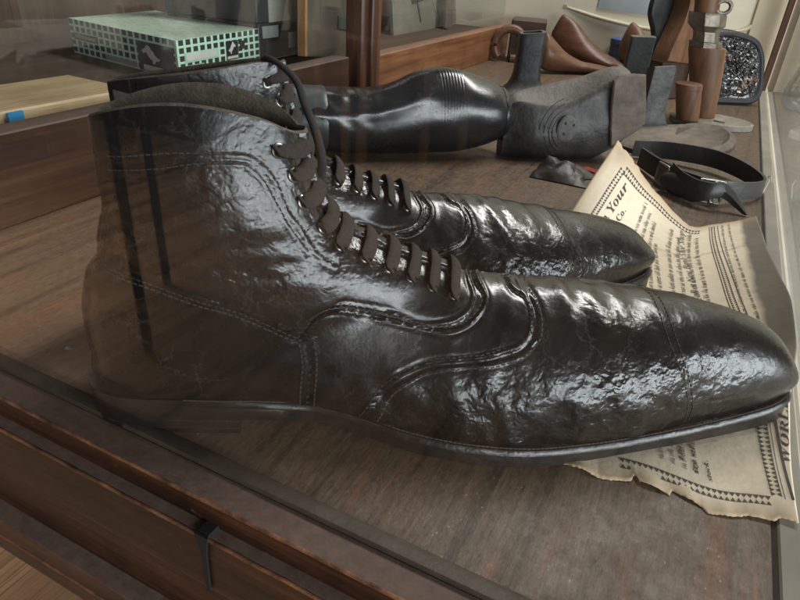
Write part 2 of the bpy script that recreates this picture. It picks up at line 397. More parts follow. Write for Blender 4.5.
# ------------------------------------------------------------------ the two boots
# rings of the upper: (front/top point F, back/bottom point B, half width, position of the widest place, end half width is looked up on the last)
RINGS = [((.1265,.1690),(.0262,.1705),.0245,.50),
         ((.1290,.1520),(.0262,.1490),.0300,.50),
         ((.1365,.1310),(.0258,.1270),.0345,.50),
         ((.1475,.1180),(.0212,.1060),.0355,.52),
         ((.1600,.1105),(.0132,.0920),.0350,.55),
         ((.1720,.1050),(.0062,.0765),.0350,.56),
         ((.1845,.1005),(.0034,.0600),.0350,.58),
         ((.1970,.0965),(.0036,.0390),.0352,.60),
         ((.2100,.0925),(.0055,.0230),.0355,.63),
         ((.2220,.0890),(.0450,.0240),.0365,.66),
         ((.2350,.0870),(.0900,.0240),.0385,.68),
         ((.2500,.0855),(.1300,.0195),.0430,.70),
         ((.2720,.0845),(.1800,.0135),.0500,.72),
         ((.3000,.0825),(.2400,.0105),.0570,.75),
         ((.3380,.0780),(.3000,.0100),.0535,.76),
         ((.3690,.0730),(.3500,.0110),.0405,.74),
         ((.3950,.0655),(.3800,.0125),.0330,.70),
         ((.4110,.0582),(.4020,.0138),.0272,.66),
         ((.4215,.0500),(.4160,.0150),.0212,.62),
         ((.4278,.0395),(.4255,.0162),.0150,.57),
         ((.4308,.0230),(.4303,.0172),.0020,.50)]
FX = [.000,.004,.010,.020,.045,.080,.100,.130,.160,.190,.220,.250,.290,.330,.370,.400,.413,.4215,.4272,.4303]
FW = [.000,.013,.0215,.0285,.0335,.0335,.0318,.0282,.0345,.0462,.0530,.0553,.0504,.0420,.0322,.0240,.0197,.0155,.0105,.0]
def feather_w(x): return pchip(x, FX, FW)
def feather_z(x): return pchip(x, [0,.05,.09,.13,.18,.24,.30,.35,.40,.445], [.0225,.0245,.0245,.0208,.0155,.0128,.0122,.0130,.0150,.0188])
NR, NV = 400, 120
ring_t = catmull([(f[0],f[1],b[0],b[1],w,vc) for f,b,w,vc in RINGS], NR)
nctl = len(RINGS)-1
def upper_point(i, v):
    fx,fz,bx,bz,w,vc = ring_t[i]
    ti = i/NR*nctl
    x = lerp(fx,bx,v); z = lerp(fz,bz,v)
    bow = sstep(2.5,5.5,ti)*(1-sstep(8.5,11,ti))
    e = feather_w(bx)*sstep(7.6,9.0,ti) if ti < 9 else feather_w(bx)
    e = min(e, w*.999)
    if v < vc:
        p = lerp(2.2, 1.9, sstep(8,14,ti))
        h = w*max(0.,1-((vc-v)/vc)**p)**(1/p)
    else:
        q = (v-vc)/(1-vc); p = 2.3
        h = e + (w-e)*max(0.,1-q**p)**(1/p)
    # forefoot sections lean over the toe: let the wall swell forward between top and feather
    sw = sstep(14,19,ti)
    x += .006*sw*math.sin(PI*v)
    # rim drops at its front corner
    r0 = 1-sstep(0,1.2,ti)
    z -= .0025*r0*(1-sstep(0,.16,v))
    z += .0125*(1-sstep(0,3.2,ti))*math.sin(PI*clamp(v))**.8
    # ankle is pinched
    pin = math.exp(-((ti-3.6)/1.6)**2)
    h *= 1 - .06*pin*math.exp(-((v-.55)/.3)**2)
    return x, h, z

def dist_poly(x, z, P):
    """signed distance in the side view to polyline P (left of travel is positive)"""
    best = 1e9; sg = 1
    for k in range(len(P)-1):
        ax,az = P[k]; bx,bz = P[k+1]; dx,dz = bx-ax, bz-az
        L = dx*dx+dz*dz
        t = clamp(((x-ax)*dx+(z-az)*dz)/L)
        px,pz = ax+t*dx-x, az+t*dz-z
        d = px*px+pz*pz
        if d < best:
            best = d; sg = 1 if dx*(z-az)-dz*(x-ax) > 0 else -1
    return math.sqrt(best)*sg

SEAMS = {}
# seam lines in the side view: (points, step, groove, ridge, stitch rows)
SEAMS = {
 'facing': ([(.040,.1560),(.0652,.1603),(.078,.1613),(.0949,.1619),(.1041,.1608),(.1107,.1556),(.1155,.1480),(.1205,.1349),(.1277,.1235),(.1353,.1113),(.1450,.1040)], .0001, .0004, .0003, (.0012,)),
 'facing_in': ([(.040,.1500),(.0665,.1544),(.0824,.1572),(.0992,.1576),(.1062,.1540),(.1112,.1472),(.1160,.1373),(.1228,.1240),(.1313,.1118)], .0, .0004, .0002, (.0010,)),
 'counter': ([(.010,.1035),(.030,.1015),(.0513,.0969),(.0735,.0896),(.0940,.0834),(.1112,.0751),(.1270,.0663)], -.0006, .0008, .0004, (-.0012,-.0036)),
 'quarter': ([(.127,.0663),(.1365,.0786),(.1484,.0814),(.1724,.0760),(.2012,.0709),(.2143,.0729),(.2234,.0784),(.2271,.0845),(.2226,.0895)], .0009, .0009, .0006, (.0013,)),
 'quarter_in': ([(.1483,.0853),(.1723,.0795),(.1914,.0738),(.2078,.0752),(.2164,.0792),(.2203,.0847),(.2185,.0897)], .0002, .0006, .0004, (-.0011,)),
 'joint': ([(.127,.0651),(.1290,.0511),(.1279,.0371),(.127,.0215)], .0003, .0004, .0002, (-.0012,)),
 'joint_in': ([(.1328,.0663),(.1344,.0513),(.1335,.035),(.1325,.021)], .0, .0005, .0002, (.0010,)),
 'cap': ([(.2415,.0880),(.2435,.0860),(.2503,.0837),(.2525,.0790),(.2509,.0728),(.2455,.0669),(.2362,.0636),(.2201,.0596),(.1998,.0569),(.1866,.0521),(.1776,.0467),(.1688,.0369),(.160,.0200)], .0009, .0009, .0006, (-.0012,)),
 'cap_out': ([(.2473,.0872),(.2493,.0855),(.2552,.0819),(.2560,.0747),(.2526,.0683),(.2442,.0619),(.2308,.0577),(.2132,.0555),(.1962,.0518),(.1841,.0457),(.1753,.0376),(.168,.0200)], .0, .0006, .0004, (.0010,)),
 'toe_a': ([(.3290,.0800),(.3285,.0787),(.3290,.0713),(.3338,.0592),(.3411,.0447),(.3467,.0292),(.350,.016)], .0, .00005, .0, (0.,)),
 'toe_b': ([(.3345,.0790),(.3340,.0782),(.3343,.0710),(.3382,.0589),(.3448,.0444),(.3500,.0300),(.353,.016)], .0, .00005, .0, (0.,)),
}
BROGUE = [([(.1424,.0822),(.1484,.0834),(.1724,.0778),(.1965,.0724),(.2110,.0741),(.2199,.0788),(.2237,.0846)], .0052),
          ([(.1299,.0640),(.1317,.0512),(.1305,.036),(.130,.024)], .0046)]
EYELETS = [(.1172,.1622),(.1238,.1500),(.1282,.1368),(.1374,.1222),(.1466,.1128),(.1598,.1057),(.1728,.1000),(.185,.0949),(.1968,.0899),(.2090,.0855)]
LACE_TOP = [(.1290,.1580),(.1300,.1490),(.1350,.1360),(.1420,.1240),(.1500,.1160),(.1630,.1090),(.1760,.1035),(.188,.0990),(.199,.0958),(.2105,.0923)]

SEAM_S = {k: catmull(P, max(20, 6*len(P))) for k, (P, *_r) in SEAMS.items()}

def boot_mesh(detail=True):
    V = []; F = []
    vs = [(1-math.cos(PI*j/NV))/2 for j in range(NV+1)]
    row = 2*NV+1
    for i in range(NR+1):
        ti = i/NR*nctl
        base = []
        for v in vs: base.append(upper_point(i, v))
        # order: near bottom (v=1, y<0) ... F ... far bottom
        line = [(x,-h,z) for x,h,z in reversed(base)] + [(x,h,z) for x,h,z in base[1:]]
        V += line
    for i in range(NR):
        for j in range(row-1):
            a = i*row+j
            F.append((a, a+1, a+row+1, a+row))
    return V, F, row
def displace(V, F, row):
    me = bpy.data.meshes.new('tmp'); me.from_pydata(V, [], F); me.update()
    N = [v.normal.copy() for v in me.vertices]
    bpy.data.meshes.remove(me)
    out = []
    boxes = {k: (min(p[0] for p in P)-.006, max(p[0] for p in P)+.006, min(p[1] for p in P)-.006, max(p[1] for p in P)+.006) for k, P in SEAM_S.items()}
    for idx, (x,y,z) in enumerate(V):
        i, j = divmod(idx, row); ti = i/NR*nctl
        n = N[idx]; d = 0.0
        for k, P in SEAM_S.items():
            b = boxes[k]
            if b[0] < x < b[1] and b[2] < z < b[3]:
                sd = dist_poly(x, z, P); a = abs(sd)
                step, groove, ridge = SEAMS[k][1:4]
                if a < .006:
                    d -= groove*math.exp(-(a/.0007)**2)
                    d += ridge*math.exp(-((a-.0016)/.0009)**2)
                    d += step*(1 if sd > 0 else -1)*.5*(1-a/.006)
        # folds: across the ankle, over the vamp crease, along the forefoot wall
        p = Vector((x,y,z))
        ank = math.exp(-((ti-3.8)/1.5)**2)
        if ank > .02:
            s = mnoise.noise(Vector((x*18, y*10, z*130)))
            d += .0014*ank*s
            s = mnoise.noise(Vector((x*45+7, y*20, z*60+x*50)))
            d += .0013*ank*s
        vam = math.exp(-((ti-12.2)/1.9)**2)
        if vam > .02:
            s = mnoise.noise(Vector((x*95+z*30, y*14, z*32+5)))
            d += .0015*vam*s
        wall = sstep(9,12,ti)*(1-sstep(17.5,20,ti))
        if wall > .02:
            s = mnoise.fractal(Vector((x*55, y*30, z*55+3)), 1., 2.1, 4)
            lowz = sstep(.072,.035,z) 
            d += (.0003+.0010*lowz)*wall*s*(1-sstep(.34,.40,x))
        d += .0003*mnoise.fractal(Vector((x*40,y*40,z*40)), 1., 2., 3)*(1-sstep(14,17,ti))
        # throat: the two facings part over the tongue
        if ti < 8.4:
            g = 1-sstep(.0035,.0055,abs(y))
            front = 1 if j > row*.25 and j < row*.75 and abs(j-row//2) < row*.22 else 0
            fx,fz = ring_t[i][0], ring_t[i][1]
            if front and (x-fx)**2+(z-fz)**2 < .02**2:
                d -= .0034*g*(1-sstep(8.0,8.4,ti))
        out.append((x+n.x*d, y+n.y*d, z+n.z*d))
    return out

BV, BF, BROW = boot_mesh()
BASE_BVH = BVHTree.FromPolygons([Vector(v) for v in BV], BF)
def surf(x, z, side=-1, off=0.0):
    hit = BVH.ray_cast(Vector((x, side*.3, z)), Vector((0,-side,0)))
    if hit[0] is None: return None, None
    n = hit[1].normalized()
    if n.y*side < 0: n = -n
    return hit[0] + n*off, n
DV = displace(BV, BF, BROW)
BVH = BVHTree.FromPolygons([Vector(v) for v in DV], BF)
CREASE = []
for idx, (x,y,z) in enumerate(BV):
    ti = (idx//BROW)/NR*nctl
    ank = math.exp(-((ti-4.2)/2.0)**2)*sstep(.045,.12,x)
    shaft = .34*sstep(3.5,1.5,ti)*sstep(.060,.105,x) if ti < 3.5 else 0
    wall = sstep(10.5,12.5,ti)*(1-sstep(15.2,17.2,ti))*lerp(.35,1.,sstep(.070,.050,z))
    CREASE.append(clamp(.07+.90*ank+shaft+.52*wall, 0, 1))
# reversed winding if normals look inwards
nn = BVH.ray_cast(Vector((.08,-.3,.1)), Vector((0,1,0)))[1]
if nn.y > 0: BF = [f[::-1] for f in BF]

def outline(off, x0=None):
    heel_off = min(off, .0018+off*.05)
    """closed plan outline of the sole (near side first), off metres outside the feather line"""
    xs = [.0005,.002,.005,.010,.016,.024] + [.024+.0075*k for k in range(1,53) if .024+.0075*k < .415] + [.417,.4205,.4230,.4250,.4267,.4281,.4292,.4300]
    xs = sorted(set(xs))
    pts = [(x, -feather_w(x)) for x in xs] + [(x, feather_w(x)) for x in reversed(xs)]
    out = []
    n = len(pts)
    for k in range(n):
        a = Vector(pts[(k-1)%n]); b = Vector(pts[(k+1)%n]); t = (b-a)
        nv = Vector((t.y,-t.x)).normalized()
        o_ = lerp(heel_off, off, sstep(.05,.13,pts[k][0]))
        out.append((pts[k][0]+nv.x*o_, pts[k][1]+nv.y*o_, pts[k][0]))
    return out
def sole_slab(off0, off1, top, bot, xlo=None, xhi=None, rnd=.0008):
    mb = MB(); rings = []
    def ring(off, zf):
        o = outline(off)
        return [(px, py, zf(clamp(px,0,.445))) for px,py,_ in o]
    rings.append(ring(off0-rnd, lambda x: top(x)))
    rings.append(ring(off0, lambda x: top(x)-rnd))
    rings.append(ring(off1, lambda x: bot(x)+rnd))
    rings.append(ring(off1-rnd, lambda x: bot(x)))
    mb.loft([r[::-1] for r in rings], True)
    n = len(rings[0])
    # caps as strips between near and far side
    for base, flip in ((0, False), (3*n, True)):
        for k in range(n//2-1):
            f = (base+k, base+k+1, base+n-2-k, base+n-1-k)
            mb.F.append(f[::-1] if not flip else f)
    return mb
def make_boot(label, loc, yaw, scale, mirror):
    t = thing('laced_boot', label, 'boot', loc, yaw, 'pair of black laced boots')
    rear = mirror == 'rear'
    def shape(v):
        # the other foot: mirrored, its shaft top pinched flat and pulled up at the front
        x, y, z = v
        if rear:
            k = sstep(.105,.172,z)*(1-sstep(.16,.20,x))
            z += (.160*(x-.024)-.0050-.0125*math.sin(PI*clamp((x-.026)/.102)))*k; y *= -(1-.62*k); z *= 1-.12*sstep(.24,.36,x)*sstep(.02,.05,z)
            x, y, z = x*scale, y*scale, z*scale
        return (x, y, z)
    def P(name, mb, mat, parent=t, **k):
        if rear:
            mb.V = [shape(v) for v in mb.V]; mb.F = [f[::-1] for f in mb.F]
        return part(name, mb, mat, parent, local=True, **k)
    up = P('upper', MB().add(DV, BF), M['leather'], angle=60)
    at = up.data.attributes.new('crease', 'FLOAT', 'POINT')
    at.data.foreach_set('value', CREASE)
    # lining: inner skin of the shaft
    rows = []
    for i in range(0, int(NR*4.6/nctl), 4):
        L = []
        for j in range(0, BROW-1, 4):
            p = Vector(DV[i*BROW+j]); c = Vector((lerp(ring_t[i][0],ring_t[i][2],.5),0,lerp(ring_t[i][1],ring_t[i][3],.5)))
            q = p + (c-p).normalized()*.0028
            L.append((q.x,q.y,q.z))
        rows.append(L)
    top = [DV[j] for j in range(0, BROW-1, 4)]
    mid = [((a[0]+b[0])/2,(a[1]+b[1])/2,max(a[2],b[2])+.0012) for a,b in zip(top, rows[0])]
    P('lining', MB().loft([top, mid] + rows, True), M['lining'], angle=60)
    # tongue, seen in the throat and standing behind the rim
    rows = []
    fpath = catmull([(.1225,.170),(.1258,.158),(.1340,.1325),(.1445,.1185),(.1590,.1085),(.1850,.0985),(.2080,.0915)], 40)
    for k,(x,z) in enumerate(fpath):
        wd = lerp(.020,.012,k/40)
        rows.append([(x-.0035-.006*(u*u), wd*u, z-.0015-.004*u*u) for u in [q/8-1 for q in range(17)]])
    P('tongue', MB().loft(rows, False), M['lining'])
    # welt, sole, heel
    wt = lambda x: feather_z(x)+.0002
    P('welt', sole_slab(.0072,.0076, wt, lambda x: feather_z(x)-.0040, rnd=.0012), M['sole'], angle=40)
    P('sole', sole_slab(.0064,.0066, lambda x: feather_z(x)-.0030, lambda x: max(feather_z(x)-lerp(.0120,.0165,sstep(.27,.36,x)), .0005, .0022*sstep(.26,.31,x)), rnd=.0006), M['sole'], angle=40)
    hp = [(x,y) for x,y,s in outline(.0036) if s <= .096]
    hb = MB(); rr = []
    zt = .0165
    for z,o in ((zt,0),(.0105,-.0002),(.0100,-.0006),(.0095,-.0002),(.0050,-.0004),(.0046,-.0008),(.0042,-.0004),(.0004,-.0010)):
        cx,cy = .046,0
        rr.append([(cx+(x-cx)*(1+o/.04), cy+(y-cy)*(1+o/.035), z) for x,y in hp])
    hb.loft(rr, True, True, True); 
    P('heel', hb, M['sole'], angle=30)
    # stitching along the seams, the welt and the rim
    st = MB()
    def stitch(path, side, pitch=.0031, ln=.0020, r=.00033, off=.0003):
        acc = 0.; last = None
        pts = [surf(x,z,side,off) for x,z in path]
        pts = [p for p in pts if p[0] is not None]
        for k in range(1,len(pts)):
            a,na = pts[k-1]; b,_ = pts[k]
            L = (b-a).length
            if L > .012 or L < 1e-7: continue
            dr = (b-a)/L; s = (pitch-acc) if acc else 0.
            while s < L:
                c = a+dr*s; m = frame(c, dr, na.cross(dr) if na.cross(dr).length>1e-6 else (0,0,1)).to_3x3()
                st.box(c, (ln, r*1.8, r*1.2), m)
                s += pitch
            acc = (L-(s-pitch)) if s else acc
    def dense(P, n): return catmull(P, n)
    for k, (Pk, *r) in SEAMS.items():
        offs = r[3]
        for o in offs:
            S = SEAM_S[k]; q = []
            for a in range(len(S)):
                p0 = S[max(a-1,0)]; p1 = S[min(a+1,len(S)-1)]
                tx,tz = p1[0]-p0[0], p1[1]-p0[1]; L = math.hypot(tx,tz) or 1
                q.append((S[a][0]-tz/L*o, S[a][1]+tx/L*o))
            for side in (-1,1): stitch(q, side, r=.00020 if k.startswith('toe') else .00033)
    for k,(px,py,s) in enumerate(outline(.0026)):
        pass
    ol = outline(.0046); n = len(ol)
    for k in range(n):
        a = ol[k]; b = ol[(k+1)%n]
        A = Vector((a[0],a[1],feather_z(a[0])+.0005)); B = Vector((b[0],b[1],feather_z(b[0])+.0005))
        L = (B-A).length; m = int(L/.0032)+1
        if A.x < .06: continue
        for q in range(m):
            c = A.lerp(B,(q+.5)/m); st.box(c, (.0022,.0008,.0006), frame(c, B-A, (0,0,1)).to_3x3())
    P('stitching', st, M['thread'], angle=0)
    # punched holes of the broguing
    for P0, step in BROGUE:
        pts = catmull(P0, 200)
        for side in (-1,1):
            br = MB(); acc = 0
            for k in range(1,len(pts)):
                acc += math.dist(pts[k],pts[k-1])
                if acc > step:
                    acc = 0
                    p,nv = surf(pts[k][0],pts[k][1],side,.00015)
                    if p is None: continue
                    m = frame(p, nv.cross(Vector((0,0,1))), nv.cross(nv.cross(Vector((0,0,1)))))
                    br.prism([(.0010*math.cos(a*PI/4),.0010*math.sin(a*PI/4)) for a in range(8)], -.0004,.0002, m)
            P('broguing', br, M['dark'], angle=0)
    # eyelets and laces
    for e,(x,z) in enumerate(EYELETS):
        ends = []
        for side in (-1,1):
            p,nv = surf(x,z,side,.0)
            if p is None: continue
            m = frame(p, nv.cross(Vector((0,0,1))), nv.cross(nv.cross(Vector((0,0,1)))))
            if (m.to_3x3() @ Vector((0,0,1))).dot(nv) < 0: m = m @ Matrix.Rotation(PI,4,'X')
            ro = .0037 if e < 3 else .0030
            eb = MB(); prof = [(ro*.60,.0001),(ro*.66,.0008),(ro*.85,.0011),(ro,.0007),(ro*1.04,-.0004)]
            rings = [[m @ Vector((r*math.cos(2*PI*k/16), r*math.sin(2*PI*k/16), zz)) for k in range(16)] for r,zz in prof]
            eb.loft(rings, True)
            ey = P('eyelet', eb, M['eyelet'])
            P('hole', MB().prism([(ro*.62*math.cos(k*PI/6), ro*.62*math.sin(k*PI/6)) for k in range(12)], -.001,.0003, m), M['dark'], ey)
            ends.append((p,nv))
        if len(ends) == 2:
            (a,na),(b,nb) = ends
            # crest of the throat at this eyelet: straight up the facing
            ci = min(range(NR), key=lambda i: (ring_t[i][0]-LACE_TOP[e][0])**2+(ring_t[i][1]-LACE_TOP[e][1])**2)
            crest = Vector((LACE_TOP[e][0],0,LACE_TOP[e][1]))
            path = [a-na*.001, a+na*.0022, None, None, None, b+nb*.0022, b-nb*.001]
            q = a.lerp(crest,.55)+na*.0038; q2 = b.lerp(crest,.55)+nb*.0038
            path[2] = q; path[3] = crest+Vector((.0008,0,.0048)); path[4] = q2
            pts = [Vector(p) for p in catmull([tuple(p) for p in path], 28)]
            P('lace', MB().tube(pts, [0.0034 + .0013*math.sin(PI*k/28)**.7 for k in range(29)], 14, .36, Vector((.75,0,.66))), M['lace'])
    if rear:
        # loose lace end hanging from the top hole, and the small stock label on the back of the shaft
        inv = ROOT[t]
        wp = [(-.262,.332,.181),(-.2529,.3281,.1838),(-.2359,.3212,.1803),(-.221,.3122,.1752),(-.2088,.3004,.1685),(-.1969,.2889,.1640),(-.1850,.2774,.1589),(-.1735,.2650,.1508),(-.1700,.2590,.1400)]
        part('lace', MB().tube(catmull(wp, 40), .0024, 12, .7), M['lace_black'], t, angle=60)
        rows = []
        for a in range(7):
            L = []
            for b_ in range(5):
                p,nv = surf(lerp(.030,.050,a/6), lerp(.1520,.1680,b_/4), 1, .0008)
                if p is None: p = Vector((lerp(.030,.050,a/6),.02,lerp(.1475,.1640,b_/4)))
                L.append(tuple(p))
            rows.append(L)
        P('stock_label', MB().loft(rows, False), plain('grey_label', (.24,.23,.25), .6, 0, .3, 200, .1))
    return t

front_boot = make_boot('large black laced ankle boot nearest the front glass, its whole side in view', (-.2875,.1900,0), math.radians(30), 1.0, None)
rear_boot = make_boot('black laced boot standing behind the nearer boot, mostly hidden by it', (-1.3728*H,.9808*H,0), math.radians(42.57), 1.02, 'rear')

# ------------------------------------------------------------------ the curled printed page
# the page as a curled sheet: (u along the lines of print, v down the page) -> world
P_NEAR = ([0,.16,.32,.50,.67,.84,1], [(-.0204,.2741),(.0007,.2750),(.0212,.2791),(.0419,.2808),(.0616,.2821),(.0806,.2885),(.0985,.2940)])
P_FAR = ([0,.12,.25,.38,.50,.60,.74,.87,1], [(-.0832,.7264,.075),(-.0627,.7117,.062),(-.0444,.7153,.042),(-.0246,.7263,.022),(-.0030,.7126,.010),(.0160,.7023,.004),(.0373,.7265,.003),(.0591,.7519,.003),(.0793,.7809,.004)])
P_LEFT = ([0,.35,.65,.80,.90,1], [(-.0204,.2741),(-.060,.42),(-.0985,.545),(-.0987,.5922),(-.0928,.640),(-.0832,.7264)])
P_RIGHT = ([0,.15,.28,.40,.52,.66,.80,1], [(.0985,.2940,.004),(.0975,.345,.003),(.0985,.400,.004),(.0990,.455,.022),(.0985,.520,.024),(.0950,.600,.015),(.0880,.690,.006),(.0793,.7809,.004)])
def paper(u, v, off=0.0):
    n = [pchip(v, P_NEAR[0], [p[k] for p in P_NEAR[1]]) for k in (0,1)]
    f = [pchip(v, P_FAR[0], [p[k] for p in P_FAR[1]]) for k in (0,1,2)]
    l = [pchip(u, P_LEFT[0], [p[k] for p in P_LEFT[1]]) for k in (0,1)]
    r = [pchip(u, P_RIGHT[0], [p[k] for p in P_RIGHT[1]]) for k in (0,1,2)]
    c = ((-.0204,.2741),(-.0832,.7264),(.0985,.2940),(.0793,.7809))
    out = []
    for k in (0,1):
        a = lerp(n[k],f[k],u)+lerp(l[k],r[k],v)
        b = lerp(lerp(c[0][k],c[1][k],u), lerp(c[2][k],c[3][k],u), v)
        out.append(a-b)
    z = .0009 + (f[2]-.001)*max(0.,(u-.66)/.34)**1.6 if u > .66 else .0009
    q = clamp((v-.66)/.34)
    z += max(0., r[2]-.002)*q**2.2*(1-sstep(.85,1.,u))
    z += .0007*math.sin(9*u+5*v)*sstep(.1,.3,u)*(v>.5)*q
    return Vector((out[0], out[1], z+off))

def paper_mat():
    m, nt, b, _ = new_mat('old_paper'); g = NG(nt); vo = g.coord('Object')
    n = g.noise(vo, 14, 6, .65); n2 = g.noise(vo, 140, 6, .7)
    col = g.ramp(n, [(.3,(.66,.55,.40)),(.55,(.74,.64,.49)),(.75,(.78,.70,.56))])
    col = g.mix(g.math('MULTIPLY', g.ramp(n2, [(.45,0.),(.75,1.)]), .25), col, (.50,.38,.24))
    # dark grey margin down the far side of the sheet
    uv = g.n('UVMap'); uv.uv_map = 'page'; s = g.sep(uv.outputs[0])
    edge = g.math('ADD', s[1], g.math('MULTIPLY', g.math('SUBTRACT', g.noise(vo, 30, 5, .6), .5), .05))
    far = g.ramp(s[0], [(.30,0.),(.42,1.)])
    f = g.math('MULTIPLY', g.ramp(edge, [(.885,0.),(.915,1.)]), far)
    margin_col = g.mix(g.noise(vo, 45, 7, .7), (.075,.066,.055), (.19,.175,.15))
    col = g.mix(g.math('MULTIPLY', f, .93), col, margin_col)
    # browned rim
    rim = g.math('MINIMUM', g.math('MINIMUM', s[0], g.math('SUBTRACT', 1.0, s[0])), s[1])
    col = g.mix(g.math('MULTIPLY', g.ramp(g.math('ADD', rim, g.math('MULTIPLY', n2, .02)), [(.012,1.),(.05,0.)]), .6), col, (.36,.22,.11))
    # fold crease across the sheet
    cr = g.math('ABSOLUTE', g.math('SUBTRACT', s[0], g.math('ADD', .80, g.math('MULTIPLY', g.noise(vo, 25, 4, .6), .05))))
    col = g.mix(g.math('MULTIPLY', g.ramp(cr, [(.002,1.),(.007,0.)]), .35), col, (.25,.19,.13))
    g.put(b.inputs['Base Color'], col); b.inputs['Roughness'].default_value = .75; b.inputs['Specular IOR Level'].default_value = .25
    nb = g.bump(g.noise(vo, 60, 6, .6), .35, .002); g.put(b.inputs['Normal'], nb)
    b.inputs['Subsurface Weight'].default_value = 0
    return m
M['paper'] = paper_mat()
M['ink'] = plain('faded_ink', (.065,.054,.044), .8, 0, .5, 250, 0)
M['ink_pale'] = plain('pale_ink', (.16,.13,.10), .8, 0, .5, 250, 0)
page = thing('newspaper_page', 'yellowed printed page with a torn edge lying under the boot toes', 'newspaper', (.03,.45,0))
NU_, NV_ = 120, 120
rr = random.Random(3)
TEAR = ([0,.15,.29,.305,.325,.46,.472,.60,.612,.70,.79,.90,.93,1],[.004,.002,.010,.026,.012,.007,.018,.005,-.005,.000,.005,.000,.008,.001])
tear = [interp(j/NV_, *TEAR) + rr.uniform(-.0012,.0012) for j in range(NV_+1)]
pv = []; uvs = []
for i in range(NU_+1):
    for j in range(NV_+1):
        u = i/NU_; v = j/NV_
        uu = u + tear[j]*(1-sstep(0,.08,u)) + .006*mnoise.noise(Vector((v*30,4,0)))*sstep(.95,1,u)
        p = paper(clamp(uu,-.02,1.02) if uu > 0 else 0, v)
        if uu < 0: p = paper(0,v) + (paper(0,v)-paper(.02,v))*(-uu/.02)
        p.z += .0035*max(0., (1-u/.05))*max(0.,mnoise.noise(Vector((v*7,1,0)))+.15) if u < .05 else 0
        pv.append(p); uvs.append((u,v))
mb = MB(); row_ = NV_+1
mb.V = pv; mb.F = [(i*row_+j, (i+1)*row_+j, (i+1)*row_+j+1, i*row_+j+1) for i in range(NU_) for j in range(NV_)]
mb.F = [f[::-1] for f in mb.F]
sheet = part('sheet', mb, M['paper'], page, angle=80)
uvl = sheet.data.uv_layers.new(name='page')
for lp in sheet.data.loops: uvl.data[lp.index].uv = uvs[lp.vertex_index]
sol = sheet.modifiers.new('thickness', 'SOLIDIFY'); sol.thickness = .00025; sol.offset = -1

def italic(s):
    return ''.join(chr(0x210E) if ch == 'h' else chr(0x1D434+ord(ch)-65) if 'A' <= ch <= 'Z' else chr(0x1D44E+ord(ch)-97) if 'a' <= ch <= 'z' else ch for ch in s)
def serif(s):
    o = ''
    for ch in s:
        if 'A' <= ch <= 'Z': o += chr(0x1D468 + ord(ch)-65)
        elif 'a' <= ch <= 'z': o += chr(0x1D482 + ord(ch)-97)
        else: o += ch
    return o
def text_shape(s):
    cu = bpy.data.curves.new('words', 'FONT'); cu.body = s; cu.resolution_u = 3
    o = bpy.data.objects.new('words', cu); C.objects.link(o)
    bpy.context.view_layer.update()
    me = o.to_mesh()
    V = [tuple(v.co) for v in me.vertices]; F = [tuple(p.vertices) for p in me.polygons]
    o.to_mesh_clear(); bpy.data.objects.remove(o); bpy.data.curves.remove(cu)
    return V, F
def words(mb, s, u0, u1, v0, v1, sv, right=False):
    """print s along the page from (u0,v0) to (u1,v1) on its base line, letters sv tall"""
    V, F = text_shape(s)
    x0 = min(v[0] for v in V); x1 = max(v[0] for v in V)
    out = []
    for x,y,_ in V:
        t = (x-x0)/(x1-x0)
        out.append(paper(clamp(lerp(u0,u1,t),0,1), clamp(lerp(v0,v1,t) - y*sv, 0, 1), .0004))
    mb.add(out, [f[::-1] for f in F])
def quad(mb, u, v, du, dv, off=.0003):
    c = [(u,v),(u+du,v),(u+du,v+dv),(u,v+dv)]
    mb.add([paper(clamp(a,0,1),clamp(b,0,1),off) for a,b in c], [(0,3,2,1)])
def heading(*a):
    hd = MB(); words(hd, *a); return part('heading', hd, M['ink'], page, angle=0)
heading(serif('Watch Your'), .770, .955, .186, .196, .070)
heading(serif('Co.'), .868, .905, .252, .252, .046)
heading(italic('Call at New Bank Shoe Shop'), .618, .955, .690, .572, .046)
heading(serif('stock.'), .075, .128, .660, .650, .030)
heading(serif('ity of m'), .085, .19, .602, .590, .030)
heading(serif('The'), .100, .145, .545, .540, .028)
heading(serif('WORLD'), .150, .310, .995, .992, .050)
body = MB(); rb = random.Random(11)
def line_of_print(u0, u1, v0, v1, h, pitch=.0046):
    u = u0; n = 0
    while u < u1:
        wl = rb.randint(2,8)
        for k in range(wl):
            if u >= u1: break
            t = (u-u0)/(u1-u0); v = lerp(v0,v1,t); hh = h*(1.5 if rb.random() < .28 else 1.)
            w_ = pitch*rb.uniform(.45,.75)
            if rb.random() < .6:
                quad(body, u, v-hh, w_*.38, hh); quad(body, u+w_*.62, v-h*rb.uniform(.7,1.), w_*.38, h*.85)
                if rb.random() < .5: quad(body, u, v-h*.98, w_, h*.22)
                else: quad(body, u, v-h*.22, w_, h*.22)
            else:
                quad(body, u, v-hh, w_*.45, hh); quad(body, u, v-h*.6, w_*.9, h*.25)
            u += pitch
        u += pitch*.9
for q in range(8):
    v = .385 + .0455*q
    if 0 <= q: line_of_print(.48 if q < 6 else .50, .955 - (.12 if q == 3 else 0) - .02*(q%3), v+.045, v-.045, .017)
for q in range(4): line_of_print(.085, .30, .455+.05*q, .445+.05*q, .016)
for q in range(2): line_of_print(.42, .985, .868+.036*q, .795+.036*q, .011, .0042)
line_of_print(.50,.60,.745,.735,.013)
part('body_text', body, M['ink_pale'], page, angle=0)
bd = MB()
